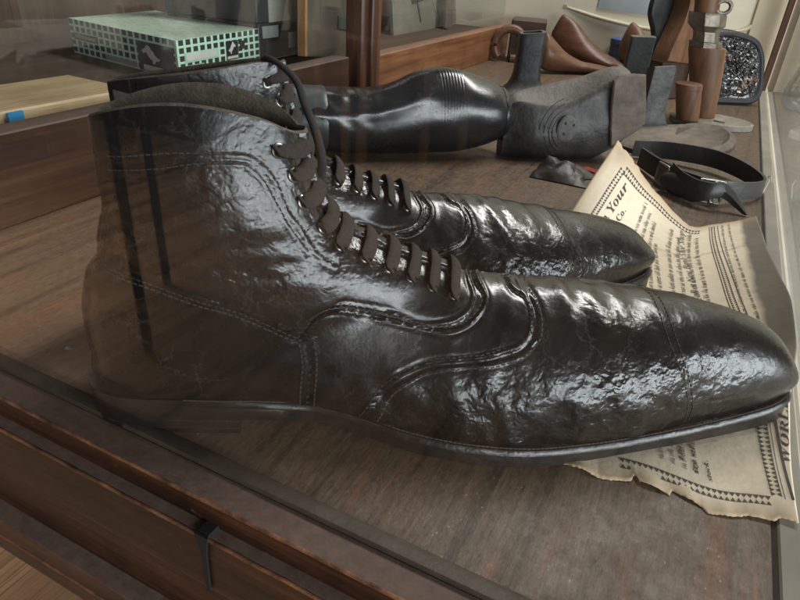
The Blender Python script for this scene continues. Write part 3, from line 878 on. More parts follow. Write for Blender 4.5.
def diamonds(p, q, n, half, side=True):
    for k in range(n):
        for s2 in (0, 1):
            pass
        u0, v0 = lerp(p[0],q[0],k/n), lerp(p[1],q[1],k/n); u1, v1 = lerp(p[0],q[0],(k+1)/n), lerp(p[1],q[1],(k+1)/n)
        dv = half; um, vm = (u0+u1)/2, (v0+v1)/2
        # pale diamond between two dark triangles
        if side:
            for sgn in (-1,1):
                pts = [(u0,v0+sgn*dv),(u1,v1+sgn*dv),(um,vm+sgn*dv*.12)]
                bd.add([paper(clamp(a,0,1),clamp(b,0,1),.0003) for a,b in pts], [(0,1,2) if sgn < 0 else (0,2,1)])
        else:
            du = half
            for sgn in (-1,1):
                pts = [(u0+sgn*du,v0),(u1+sgn*du,v1),(um+sgn*du*.12,vm)]
                bd.add([paper(clamp(a,0,1),clamp(b,0,1),.0003) for a,b in pts], [(0,1,2) if sgn < 0 else (0,2,1)])
diamonds((.060,.925),(.34,.862),26,.022)
diamonds((.34,.862),(.985,.735),80,.011)
diamonds((.045,.25),(.047,.90),26,.011,False)
diamonds((.82,.105),(.972,.112),24,.016)
diamonds((.972,.12),(.968,.66),30,.008,False)
for (a,b,c,d,w_) in ((.055,.985,.36,.905,.012),(.36,.886,.985,.760,.004),(.36,.838,.985,.712,.004),(.055,.957,.36,.890,.003)):
    n = 40
    for k in range(n):
        u0,v0 = lerp(a,c,k/n), lerp(b,d,k/n); u1,v1 = lerp(a,c,(k+1)/n), lerp(b,d,(k+1)/n)
        bd.add([paper(u0,v0,.0003),paper(u1,v1,.0003),paper(u1,min(1,v1+w_),.0003),paper(u0,min(1,v0+w_),.0003)], [(0,3,2,1)])
part('border', bd, M['ink'], page, angle=0)

# ------------------------------------------------------------------ things behind the boots
def along(P0, az):
    a = math.radians(az); return Vector((math.cos(a),math.sin(a),0)), Vector((-math.sin(a),math.cos(a),0)), Vector((P0[0],P0[1],0))
M['rubber'] = leather('black_rubber', (.008,.008,.009), (.016,.016,.017), (.14,.30), 120, 22, (.10,.05), .08, .6)
M['rubber_cuff'] = plain('rubber_cuff_grey_sheen', (.035,.044,.045), .38, 0, .3, 40, .1)  # rubber tinted grey-teal: the reflection on the shaft is put into the colour
# overshoe lying on its side
ax, nx, O = along((-.33,.77), 40)
rbt = thing('rubber_boot', 'glossy black rubber boot lying flat behind the two laced boots', 'rubber boot', (-.33,.77,0), math.radians(40))
secs = [(-.215,.050,.040,.050),(-.19,.049,.040,.049),(-.150,.0465,.0405,.046),(-.110,.0445,.042,.044),(-.075,.0455,.0435,.043),(-.048,.049,.047,.043),(-.022,.0545,.0525,.044),(.004,.0575,.0555,.045),(.035,.0575,.0540,.046),(.062,.0565,.0485,.046),(.086,.056,.0410,.042),(.104,.0550,.0320,.034),(.116,.0545,.0230,.025),(.124,.0540,.0120,.013),(.1265,.0540,.002,.002)]
dens = catmull(secs, 420)
rings = []
for s, zc, rz, ry in dens:
    ring = []
    rib = 1 + (.0030*math.sin((s-.004)*2*PI/.0040) if .004 < s < .036 else 0)
    for k in range(48):
        a = 2*PI*k/48; cy, sz = math.cos(a), math.sin(a)
        f = rib if (cy < .2) else 1
        fold = 1 + (.05*mnoise.noise(Vector((s*22, cy*2, sz*2+3)))+.035*mnoise.noise(Vector((s*70+sz*2, cy*2.5, sz*3)))*(1-sstep(-.09,-.05,s)))*(1-sstep(.03,.07,s))
        crest = 1 + .085*math.exp(-((a-PI+.55+ (s+.05)*1.5)/.16)**2)*sstep(-.20,-.06,s)*(1-sstep(-.03,.01,s))
        ring.append(O + ax*s + nx*(ry*cy*f*fold*crest+.012) + Vector((0,0,max(.0015, zc+rz*sz*f*fold*crest))))
    rings.append(ring)
part('shell', MB().loft(rings, True, False, True), M['rubber'], rbt, angle=70)
cuf = []
for s, g_ in ((-.216,1.02),(-.150,1.03),(-.146,1.045),(-.142,1.02)):
    _, zc, rz, ry = min(dens, key=lambda d: abs(d[0]-s))
    cuf.append([O + ax*s + nx*(ry*math.cos(2*PI*k/40)*g_+.012) + Vector((0,0,max(.001,zc+rz*math.sin(2*PI*k/40)*g_))) for k in range(40)])
part('cuff', MB().loft(cuf, True), M['rubber_cuff'], rbt, angle=50)
band = []
for s, g_ in ((.098,1.02),(.101,1.05),(.104,1.06),(.107,1.03)):
    _, zc, rz, ry = min(dens, key=lambda d: abs(d[0]-s))
    band.append([O + ax*s + nx*(ry*math.cos(2*PI*k/40)*g_+.012) + Vector((0,0,zc+rz*math.sin(2*PI*k/40)*g_)) for k in range(40)])
part('toe_rim', MB().loft(band, True), M['rubber'], rbt, angle=60)

M['iron'] = plain('dusty_iron', (.045,.042,.040), .48, .45, .60, 38, .55, .5, .75, (.20,.18,.155))
M['iron_brown'] = plain('rusty_brown_iron', (.100,.076,.058), .6, .15, .55, 45, .5, .4, .4, (.25,.22,.18))
M['iron_dark'] = plain('blackened_iron', (.020,.020,.021), .48, .3, .5, 50, .4, .5, .5)
# iron last lying on its side, dished along the top
ax, nx, O = along((-.16,.90), 35)
t = thing('iron_last', 'dusty black iron shoe last lying on its side with a drilled disc', 'shoe last', (-.16,.90,0), math.radians(35))
prof_ = [(-.112,.070,.062),(-.0995,.0825,.076),(-.075,.0880,.0765),(-.056,.0925,.0765),(-.028,.0995,.0815),(-.002,.1055,.0940),(.0213,.1145,.1075),(.040,.1205,.1165),(.056,.1220,.1190)]
rings = []
for s, zt, zl in catmull(prof_, 48):
    b_ = .001 if s < .02 else lerp(.001,.030,clamp((s-.02)/.05))
    dep = .030*(1-.55*sstep(-.07,-.112,s))
    m1 = lerp(b_, zl, .5)
    rings.append([O+ax*s+nx*d+Vector((0,0,z)) for d,z in ((-dep*.6,b_),(-dep,b_+.012),(-dep*1.05,m1),(-dep*.8,zl-.010),(-dep*.72,zl-.002),(-dep*.62,zl),(-dep*.45,zl-.004),(-dep*.05,lerp(zl,zt,.15)),(dep*.35,lerp(zl,zt,.75)),(dep*.55,zt),(dep*.8,zt-.001),(dep,zt-.012),(dep*1.05,m1),(dep*.7,b_))])
part('body', MB().loft(rings, True, True, True), M['iron'], t, angle=50)
Mx = Matrix(((ax.x,0,nx.x,0),(ax.y,0,nx.y,0),(0,1,0,0),(0,0,0,1)))
def local(s,d,z): return O+ax*s+nx*d+Vector((0,0,z))
dsc = MB()
for r0, h_ in ((.0185,.0040),):
    n=28; rg=[]
    for rr_, dd in ((.0005,-.0325),(.013,-.0327),(.0165,-.0325),(.0180,-.0318),(.0185,-.0290)):
        rg.append([local(-.030+rr_*math.cos(2*PI*k/n)*.80, dd, .046+rr_*math.sin(2*PI*k/n)) for k in range(n)])
    dsc.loft(rg, True)
M['iron_grey'] = plain('grey_disc', (.085,.080,.075), .6, .2, .4, 120, .3)
ds = part('disc', dsc, M['iron_grey'], t, angle=40)
for (a_, b_) in ((-.004,.008),(-.004,-.006),(.008,.006)):
    part('hole', MB().loft([[local(-.030+a_+r_*math.cos(2*PI*k/10)*.8, -.0330, .046+b_+r_*math.sin(2*PI*k/10)) for k in range(10)] for r_ in (.0020,.0001)], True), M['dark'], ds)
for rr_ in (.026,.031,.038,.045):
    tb = [local(-.026+rr_*math.cos(a_)*.95, -.0318+.010*max(0,(rr_-.03))*10, .045+rr_*math.sin(a_)*.98) for a_ in [lerp(PI*.62,PI*1.36,k/20) for k in range(21)]]
    part('ridge', MB().tube(tb, .0005, 6), M['iron'], t, angle=60)
pl_ = [(.020,.112),(.026,.1175),(.040,.1205),(.0635,.1203),(.0730,.085),(.0790,.056),(.066,.043),(.0368,.0238),(.0300,.050),(.0238,.0793)]
pb = MB(); n = len(pl_)
rg = [[local(s,-.031,z) for s,z in pl_],[local(s,-.0345,z) for s,z in pl_],[local(.0495+(s-.0495)*.93,-.0362,.075+(z-.075)*.95) for s,z in pl_]]
pb.loft(rg, True, True, True)
part('end_plate', pb, M['iron_brown'], t, angle=30)

# small iron anvil foot: upright blade on a flared foot
t = thing('cobbler_anvil', 'grey iron cobbler anvil with an upright blade and a dusty foot', 'anvil', (-.06,1.12,0))
c0 = Vector((-.097,1.100,0))       # near corner of the blade
ur = Vector((.80,.60,0)).normalized(); ul = Vector((-.55,.84,0)).normalized()
bl = MB(); rg = []
for z, fl in ((.004,.030),(.012,.012),(.024,.004),(.040,.0),(.075,.0),(.1035,.0),(.106,-.001)):
    w1, w2 = .038, .022
    g0 = c0 - (ur+ul)*fl*.4
    top = .0045 if z > .1 else 0
    a = g0 + ur*(w1+fl*1.5); b = g0 + ul*(w2+fl*1.2)
    in1 = ul*.008; in2 = ur*.010
    P_ = [b, g0+ul*.004, g0+(ur+ul)*.0012, g0+ur*.004, a, a+in1, g0+in1+in2, b+in2]
    zz = [z-.004*(z>.1), z, z, z, z+.002*(z>.1), z+.002*(z>.1), z, z-.004*(z>.1)]
    rg.append([Vector((p.x,p.y,q)) for p,q in zip(P_,zz)])
bl.loft(rg, True, True, True)
part('blade', bl, M['iron'], t, angle=40)
ft = MB()
foot_o = catmull([(-.155,1.010),(-.110,.985),(-.062,.962),(-.048,.972),(-.020,.985),(.010,1.010),(.038,1.060),(.050,1.120),(.046,1.180),(.025,1.215),(-.010,1.215),(-.045,1.170),(-.085,1.130),(-.125,1.065),(-.155,1.010)], 84)[:-1]
cx, cy = -.045, 1.09
rg = [[Vector((x,y,.0005)) for x,y in foot_o],[Vector((x,y,.006)) for x,y in foot_o],[Vector((lerp(x,cx,.03),lerp(y,cy,.03),.0085)) for x,y in foot_o],
      [Vector((lerp(x,cx,.12),lerp(y,cy,.12),.0085+ (.004 if x > -.03 else .003))) for x,y in foot_o],
      [Vector((lerp(x,cx,.20),lerp(y,cy,.20),.0060 if x > -.03 else .014)) for x,y in foot_o],
      [Vector((lerp(x,cx,.85),lerp(y,cy,.85),.0060 if x > -.02 else .019)) for x,y in foot_o]]
ft.loft(rg, True, True, True)
part('foot', ft, M['iron_brown'], t, angle=40)
t = thing('metal_sole', 'dusty beige sole plate lying behind the anvil foot', 'sole plate', (.02,1.27,0), math.radians(15))
so = catmull([(-.055,1.235),(-.01,1.222),(.035,1.228),(.066,1.245),(.075,1.272),(.058,1.300),(.01,1.315),(-.04,1.300),(-.065,1.270),(-.055,1.235)], 48)[:-1]
M['dusty_sole'] = plain('dusty_sole', (.22,.195,.16), .75, 0, .3, 60, .3)
part('plate', MB().loft([[Vector((x,y,.0005)) for x,y in so],[Vector((x,y,.009)) for x,y in so],[Vector((lerp(x,.005,.05),lerp(y,1.27,.05),.011)) for x,y in so],[Vector((lerp(x,.005,.3),lerp(y,1.27,.3),.0075)) for x,y in so]], True, True, True), M['dusty_sole'], t, angle=40)
part('nail', MB().tube([(.010,1.262,.0085),(.028,1.252,.0095)], .0009, 6), M['iron_dark'], t)

# upright iron pedestal
def pedestal(name, label, c, az, w, d, h, flare, mat, cat, top_tilt=0., hol=True):
    t = thing(name, label, cat, (c[0],c[1],0), math.radians(az))
    ca, sa = math.cos(math.radians(az)), math.sin(math.radians(az))
    mb = MB(); rg = []
    prof = [(0.0005,flare),(.004,flare*.98),(.010,flare*.62),(.020,flare*.28),(.034,flare*.08),(.05,0),(h*.75,0),(h-.002,0),(h,-.001)] if flare > 0 else [(.0005,0),(h-.001,0),(h,-.001)]
    if hol: prof = prof + [(h,-.007),(h-.02,-.008)]
    for z, f in prof:
        ring = []
        for k in range(32):
            a = 2*PI*k/32; e = .42 if flare > 0 else .12
            x = math.copysign(abs(math.cos(a))**e, math.cos(a))*(w/2+f); y = math.copysign(abs(math.sin(a))**e, math.sin(a))*(d/2+f)
            zz = z + (top_tilt*x/w if z > h-.01 else 0)
            ring.append(Vector((c[0]+x*ca-y*sa, c[1]+x*sa+y*ca, zz)))
        rg.append(ring)
    mb.loft(rg, True, True, True)
    return t, mb, mat
t, mb, mt = pedestal('iron_pedestal', 'dark square iron post with a flared base beside the long side rail', (-.345,1.262), 25, .050, .044, .119, .030, M['iron_dark'], 'iron post', .006)
part('post', mb, M['iron_dark'], t, angle=50)
t, mb, mt = pedestal('iron_block', 'flat topped black iron slab standing in front of the wooden lasts', (-.160,1.408), 18, .047, .026, .120, 0, M['iron_dark'], 'iron block', .002, False)
part('slab', mb, M['iron_dark'], t, angle=40)

# wooden shoe lasts
M['last_wood'] = wood('brown_last_wood', (.095,.042,.020), (.165,.078,.038), (.235,.120,.062), 'X', .36, 30, .12, (.30,.25,.2), .15, .5)
M['last_red'] = wood('red_brown_last_wood', (.080,.030,.016), (.135,.055,.030), (.20,.090,.052), 'X', .32, 26, .1, (.3,.25,.2), .15, .5)
def wooden_last(label, P0, az, secs, mat):
    ax, nx, O = along(P0, az)
    t = thing('wooden_last', label, 'shoe last', (P0[0],P0[1],0), math.radians(az), 'wooden lasts at the back of the case')
    rg = []
    for s, zt, zb, ry in catmull(secs, 50):
        zc, rz = (zt+zb)/2, max(.001,(zt-zb)/2); ring = []
        for k in range(28):
            a = 2*PI*k/28; sy = math.sin(a)
            wdt = ry*(1-.45*max(0,sy)) if zt-zb > .03 else ry
            ring.append(O+ax*s+nx*(wdt*math.copysign(abs(math.cos(a))**.8,math.cos(a)))+Vector((0,0,zc+rz*math.copysign(abs(sy)**.85,sy))))
        rg.append(ring)
    part('last_body', MB().loft(rg, True, True, True), mat, t, angle=60)
    return t
lA = [(-.098,.060,.034,.008),(-.090,.0874,.014,.018),(-.076,.0845,.006,.024),(-.058,.0700,.004,.026),(-.029,.0490,.003,.027),(.018,.0290,.002,.031),(.070,.0200,.002,.034),(.115,.0130,.002,.024),(.136,.0075,.003,.004)]
lB = [(-.094,.080,.045,.008),(-.078,.1185,.022,.016),(-.060,.1165,.012,.023),(-.038,.1025,.008,.027),(.000,.0660,.005,.029),(.044,.0390,.003,.031),(.095,.0240,.002,.034),(.135,.0140,.002,.022),(.152,.0080,.004,.004)]
wooden_last('smooth brown wooden last nearest the dark iron post', (-.33,1.62), 45, lA, M['last_wood'])
wooden_last('taller shiny red-brown wooden last behind the smooth brown one', (-.315,1.715), 4, [(s*1.08,zt*1.0,zb,ry) for s,zt,zb,ry in lB], M['last_red'])
wooden_last('pale brown wooden last partly hidden behind the black iron slab', (-.165,1.70), -20, [(s*.9,zt*.98,zb,ry) for s,zt,zb,ry in lB], M['last_wood'])
t = thing('wood_block', 'dark brown squared wood block against the back wall', 'wood block', (-.478,1.705,0))
M['block_wood'] = wood('dark_block_wood', (.035,.016,.010), (.065,.030,.018), (.10,.05,.03), 'X', .45, 30, .2)
part('block', MB().box((-.478,1.705,.052),(.088,.075,.103),Matrix.Rotation(.25,3,'Z'),.004), M['block_wood'], t)
t = thing('wood_loop', 'curved brown wooden handle leaning at the end of the side rail', 'wood handle', (-.508,1.655,0))
lp = [Vector((-.508+.036*math.cos(a), 1.655+.012*math.cos(a), .040+.040*math.sin(a))) for a in [lerp(-.45*PI,1.25*PI,k/30) for k in range(31)]]
lp = [Vector((p.x,p.y,max(.009,p.z))) for p in lp]
part('handle', MB().tube(lp, .0085, 12, 1.3), M['last_red'], t, angle=60)
t = thing('paper_scrap', 'tiny white paper scrap between the iron post and wooden last', 'scrap', (-.452,1.72,0))
part('scrap', MB().loft([[Vector((-.466,1.70,.012)),Vector((-.462,1.715,.018))],[Vector((-.452,1.705,.016)),Vector((-.450,1.72,.022))],[Vector((-.440,1.70,.013)),Vector((-.437,1.715,.020))]], False).box((-.452,1.712,.007),(.012,.008,.0136)), plain('white_scrap', (.6,.56,.48), .8, 0, .1), t, angle=0)
t = thing('blue_tin', 'small blue tin standing behind the wooden lasts', 'tin', (-.255,1.765,0))
M['blue'] = plain('blue_paint', (.05,.10,.24), .5, 0, .3, 40, .1)
part('tin_body', MB().lathe([(.018,.0005),(.020,.002),(.020,.062),(.0215,.063),(.0215,.074),(.020,.076),(.004,.077)], (-.255,1.762,0), 24), M['blue'], t)

# black sole leaning, standing last, stretcher
ax, nx, O = along((-.11,1.50), 50)
lean = .10
def lp2(s,d,z): return O+ax*s+nx*(d+lean*z)+Vector((0,0,z))
t = thing('leather_sole', 'black leather sole standing on edge against the tall wooden last', 'shoe sole', (-.11,1.50,0), math.radians(50))
so = catmull([(-.020,.002),(-.034,.030),(-.038,.0707),(-.047,.1193),(-.0633,.151),(-.0655,.172),(-.060,.195),(-.050,.225),(-.020,.250),(.020,.240),(.028,.200),(.0158,.1485),(.0092,.1002),(-.006,.0544),(-.004,.020),(-.008,.002),(-.020,.002)], 64)[:-1]
part('sole_blade', MB().loft([[lp2(s,.006,z) for s,z in so],[lp2(s,-.006,z) for s,z in so],[lp2(lerp(s,-.01,.04),-.0075,lerp(z,.12,.03)) for s,z in so]], True, True, True), M['iron_dark'], t, angle=40)
t = thing('standing_last', 'tall brown wooden last standing upright beside the black sole', 'shoe last', (-.075,1.47,0), math.radians(50))
M['stretch'] = wood('worn_brown_wood', (.085,.036,.017), (.165,.075,.036), (.235,.120,.062), 'Z', .5, 40, 0, bump=.35)
M['stretch_dark'] = wood('dark_worn_wood', (.030,.016,.011), (.06,.032,.02), (.10,.055,.035), 'Z', .55, 40, 0, bump=.35)
so = [(-.026,.072),(-.020,.0954),(-.002,.1400),(.006,.170),(.008,.200),(.014,.235),(.045,.240),(.058,.200),(.056,.140),(.054,.072)]
so = catmull(so+[so[0]], 60)[:-1]
ax, nx, O = along((-.10,1.46), 50)
part('last_body', MB().loft([[lp2(s,.022,z) for s,z in so],[lp2(s,-.012,z) for s,z in so],[lp2(lerp(s,.015,.10),-.020,lerp(z,.15,.06)) for s,z in so]], True, True, True), M['stretch'], t, angle=45)
so2 = [(-.028,.002),(-.028,.073),(.050,.073),(.046,.002)]
part('lower_block', MB().loft([[lp2(s,.018,z) for s,z in so2],[lp2(s,-.014,z) for s,z in so2]], True, True, True), M['stretch_dark'], t, angle=30)
ax, nx, O = along((-.015,1.29), 20)
t = thing('shoe_stretcher', 'tapered brown wooden shoe stretcher with a dull metal coupling on top', 'shoe stretcher', (.005,1.29,0), math.radians(20))
rg = []
for z, s, r in ((.001,.006,.0195),(.004,.0055,.0205),(.06,-.0068,.0265),(.119,-.0205,.0312),(.1245,-.0215,.0310),(.1255,-.0215,.0295)):
    rg.append([O+ax*(s+r*math.cos(2*PI*k/36))+nx*(r*math.sin(2*PI*k/36))+Vector((0,0,z)) for k in range(36)])
part('leg', MB().loft(rg, True, True, True), M['stretch'], t, angle=40)
M['dull_metal'] = plain('dull_metal', (.185,.160,.130), .42, .75, .4, 70, .35, .5)
cp = MB(); rg = []
for z, s, r in ((.1255,-.026,.027),(.134,-.027,.0275),(.1345,-.0275,.0225),(.142,-.029,.0215),(.150,-.031,.0215),(.156,-.033,.026),(.160,-.0335,.0305),(.176,-.0365,.0310),(.180,-.0375,.0295)):
    ring = []
    for k in range(8):
        a = 2*PI*(k+.5)/8; ring.append(O+ax*(s+r*math.cos(a))+nx*(r*math.sin(a))+Vector((0,0,z)))
    rg.append(ring)
cp.loft(rg, True, True, True)
part('coupling', cp, M['dull_metal'], t, angle=25)
rg = []
for z, s, r in ((.180,-.040,.020),(.200,-.043,.021),(.26,-.052,.026),(.262,-.052,.02)):
    rg.append([O+ax*(s+r*math.cos(2*PI*k/24))+nx*(r*math.sin(2*PI*k/24))+Vector((0,0,z)) for k in range(24)])
part('upper_leg', MB().loft(rg, True, True, True), M['stretch'], t, angle=40)
part('wing_nut', MB().tube([O+ax*(-.018+.012*math.cos(a))+nx*-.012+Vector((0,0,.190+.010*math.sin(a))) for a in [2*PI*k/20 for k in range(21)]], .0035, 8), M['dull_metal'], t, angle=60)
ax, nx, O = along((-.03,1.23), 20)
t = thing('wooden_peg', 'short brown wooden peg standing in front of the shoe stretcher', 'wood peg', (-.01,1.23,0), math.radians(20))
rg = []
for z, s, r in ((.0105,-.003,.0185),(.013,-.0035,.0195),(.060,-.0148,.0218),(.0605,-.0150,.0212),(.0615,-.0150,.0212),(.062,-.0150,.0220),(.070,-.0168,.0224),(.0712,-.0168,.0205)):
    rg.append([O+ax*(s+r*math.cos(2*PI*k/30))+nx*(r*math.sin(2*PI*k/30))+Vector((0,0,z)) for k in range(30)])
part('peg_body', MB().loft(rg, True, True, True), M['stretch'], t, angle=40)

# black padded case with crumpled clear wrapping
ax, nx, O = along((.03,1.50), 30)
lean = .22
t = thing('padded_case', 'black padded case with crumpled clear plastic leaning at the back right corner', 'case', (.03,1.50,0), math.radians(30))
so = [(-.079,.120),(-.075,.130),(-.055,.138),(-.034,.140),(-.010,.137),(.0146,.1315),(.030,.125),(.0385,.1178),(.047,.105),(.0531,.0901),(.058,.066),(.0626,.0417),(.062,.025),(.0585,.0132),(.050,.006),(.0361,.002),(-.005,.0015),(-.045,.0015),(-.066,.006),(-.074,.030),(-.077,.08)]
so = catmull(so+[so[0]], 84)[:-1]; cs, cz = -.010, .072
def ofs(k, d): return [lp2(lerp(s,cs,k),d,lerp(z,cz,k)) for s,z in so]
rg = [ofs(.10,.014),ofs(.02,.012),ofs(0,.004),ofs(0,-.006),ofs(.03,-.0115),ofs(.09,-.0135),ofs(.15,-.012),ofs(.19,-.008),ofs(.6,-.008),ofs(.98,-.008)]
M['black_pad'] = plain('black_vinyl', (.012,.013,.017), .45, 0, .3, 300, .3, .5)
part('shell', MB().loft(rg, True, True, True), M['black_pad'], t, angle=60)
def plastic_mat():
    m, nt, b, _ = new_mat('crumpled_plastic'); g = NG(nt); vo = g.coord('Object')
    n = g.noise(vo, 30, 3, .5)
    g.put(b.inputs['Base Color'], g.ramp(g.noise(g.coord('Object', loc=(.02,.01,.07)), 22, 3, .5), [(.56,(.012,.013,.017)),(.66,(.12,.06,.038))]))
    b.inputs['Roughness'].default_value = .10; b.inputs['Specular IOR Level'].default_value = .9
    b.inputs['Coat Weight'].default_value = .8; b.inputs['Coat Roughness'].default_value = .05
    v1 = g.voro(vo, 95, 'F1'); v2 = g.voro(vo, 240, 'F1')
    nb = g.bump(v1, .7, .010); nb = g.bump(v2, .6, .003, nb); g.put(b.inputs['Normal'], nb)
    return m
M['plastic'] = plastic_mat()
cr = MB(); rg = []
for k in range(0, 22):
    f = .18+.82*k/21
    ring = []
    for q in range(84):
        s, z = so[q]; s = lerp(s,cs,min(f,.995)); z = lerp(z,cz,min(f,.995))
        bump_ = .0045*abs(mnoise.noise(Vector((s*110,z*110,1.3)))) + .002*mnoise.noise(Vector((s*300,z*300,4)))
        ring.append(lp2(s, -.0088-bump_*sstep(.18,.30,f)*1.6, z))
    rg.append(ring)
cr.loft(rg, True, False, True)
part('wrapping', cr, M['plastic'], t, angle=15)

# black strap looped on edge, with buckles and a hanging tongue
M['strap'] = leather('black_strap_leather', (.010,.010,.011), (.022,.021,.021), (.35,.55), 260, 60, (.2,.25), .05)
M['buckle'] = plain('buckle_steel', (.34,.33,.31), .35, 1., .3, 150, .2)
t = thing('leather_strap', 'black leather strap looped on edge with steel buckles at the corner of the page', 'strap', (.03,.87,0))
ctr = [(-.085,.948),(-.0525,.9582),(-.0178,.9556),(.0226,.9474),(.0560,.9230),(.0775,.8960),(.0850,.8720),(.0765,.8480),(.0540,.8220),(.0251,.8060),(-.0043,.8160),(-.0395,.8560),(-.070,.905)]
ctr = catmull(ctr, 120); sb = MB(); rg = []
for k,(x,y) in enumerate(ctr):
    a = ctr[max(k-1,0)]; b = ctr[min(k+1,120)]; tx,ty = b[0]-a[0], b[1]-a[1]; L = math.hypot(tx,ty); nxx,nyy = -ty/L*.0018, tx/L*.0018
    z0 = .003+.004*math.sin(k/120*PI*2)**2; hgt = .0225 + .002*math.sin(k*.07); til = .12
    rg.append([Vector((x+nxx,y+nyy,z0)),Vector((x-nxx,y-nyy,z0)),Vector((x-nxx-nxx*til*6,y-nyy-nyy*til*6,z0+hgt)),Vector((x-nxx*til*6,y-nyy*til*6,z0+hgt+.0006)),Vector((x+nxx-nxx*til*6,y+nyy-nyy*til*6,z0+hgt))])
sb.loft(rg, True, True, True)
part('band', sb, M['strap'], t, angle=40)
def frame_at(k, off, w, h, name='buckle'):
    x,y = ctr[k]; a = ctr[k-1]; b = ctr[k+1]; tx,ty = b[0]-a[0], b[1]-a[1]; L = math.hypot(tx,ty)
    tv = Vector((tx/L,ty/L,0)); nv = Vector((ty/L,-tx/L,0))
    if nv.y > 0: nv = -nv
    c = Vector((x,y,.016)) + nv*off
    pts = [c+tv*w*.5+Vector((0,0,h*.5)), c-tv*w*.5+Vector((0,0,h*.5)), c-tv*w*.5-Vector((0,0,h*.5)), c+tv*w*.5-Vector((0,0,h*.5))]
    path = []
    for q in range(4):
        for s_ in range(6): path.append(pts[q].lerp(pts[(q+1)%4], s_/6))
    path.append(path[0]); path.append(path[1])
    return part(name, MB().tube(path, .0021, 8, caps=False), M['buckle'], t, angle=60), c, tv, nv
frame_at(107, .0052, .020, .022, 'keeper_frame'); frame_at(90, .0062, .026, .026)
kx,ky = ctr[107]; part('buckle_plate', MB().box((kx-.0035,ky-.0040,.0155),(.0012,.0175,.0185),Matrix.Rotation(math.atan2(ctr[108][1]-ctr[106][1],ctr[108][0]-ctr[106][0])-PI/2,3,'Z'),.0004), M['dull_metal'], t)
_, c, tv, nv = frame_at(89, .0075, .004, .024, 'buckle_tongue')
x,y = ctr[99]; part('rivet', MB().lathe([(.0001,.0030),(.0026,.0022),(.0036,.0004),(.0034,-.001)], (0,0,0), 14, frame((x+.001,y-.0035,.017),(1,.3,0),(0,0,1))), M['buckle'], t, angle=60)
# tongue of the strap doubled back and drooping to the page
fl = [((-.0240,.8240),.026,.020),((-.0120,.8020),.022,.024),((.0060,.7880),.018,.026),((.0240,.7830),.021,.020),((.0380,.7880),.024,.016),((.0520,.7890),.016,.013),((.0650,.7860),.006,.007),((.0700,.7850),.003,.002)]
rg = []
for (x,y),zc,hw in catmull([(a[0],a[1],z,w) for a,z,w in fl], 40) and [((a[0],a[1]),a[2],a[3]) for a in catmull([(p[0],p[1],z,w) for p,z,w in fl], 40)]:
    rg.append([Vector((x,y-.0014,max(.001,zc-hw*.55))),Vector((x+.001,y-.004,zc)),Vector((x,y+.001,zc+hw*.5)),Vector((x,y+.0035,zc+hw*.5)),Vector((x,y+.0015,max(.0015,zc-hw*.5)))])
part('strap_tongue', MB().loft(rg, True, True, True), M['strap'], t, angle=50)
bulge = MB(); rg = []
for k in range(13):
    a = k/12; x,y = lerp(-.030,.012,a), lerp(.824,.790,a); r = .0135*math.sin(PI*(.12+.80*a))**.6
    rg.append([Vector((x+.003*math.cos(2*PI*q/16), y-.003+r*.62*math.cos(2*PI*q/16), .0145+r*math.sin(2*PI*q/16))) for q in range(16)])
bulge.loft(rg, True, True, True)
part('keeper', bulge, M['strap'], t, angle=60)
sp = MB()
for k in range(9):
    a = k*2.4; sp.tube([(.0890,.884,.012),(.0890+.006*math.cos(a),.884+.012*math.sin(a),.012+.012*math.sin(a*1.7))], .0004, 5)
frayed = part('frayed_thread', MB().tube([(.0870,.878,.004),(.0890,.884,.012),(.0905,.890,.018),(.0880,.893,.022),(.0900,.882,.026),(.0920,.876,.020)], .0006, 6), plain('white_thread', (.6,.58,.52), .7, 0, .1), t)

# scraps on the floor
t = thing('red_scrap', 'small red scrap lying by the folded corner of the page', 'scrap', (-.1275,.835,0))
part('scrap', MB().loft([[Vector((-.142,.822,.0010)),Vector((-.138,.838,.0045))],[Vector((-.128,.828,.006)),Vector((-.126,.848,.004))],[Vector((-.114,.836,.0012)),Vector((-.112,.852,.001))]], False).loft([[Vector((-.142,.822,.0002)),Vector((-.138,.838,.0035))],[Vector((-.128,.828,.005)),Vector((-.126,.848,.003))],[Vector((-.114,.836,.0003)),Vector((-.112,.852,.0002))]], False), plain('red_cloth', (.26,.035,.022), .8, 0, .3, 120, .3), t, angle=60)
t = thing('leather_scrap', 'crumpled brown leather scrap behind the toe of the rear boot', 'scrap', (-.140,.775,0))
rg = []
for i in range(15):
    rg.append([Vector((lerp(-.185,-.115,i/14)+.012*mnoise.noise(Vector((i*.4,j*.4,1))), lerp(.765,.830,j/11), .0015+.017*math.sin(PI*i/14)**.7*math.sin(PI*j/11)**.7*(1+.8*mnoise.noise(Vector((i*.35,j*.45,3)))))) for j in range(12)])
part('scrap', MB().loft([r[::-1] for r in rg], False), leather('brown_scrap_leather', (.014,.009,.007), (.032,.020,.015), (.4,.6), 200, 60, (.4,.3), .08), t, angle=60)

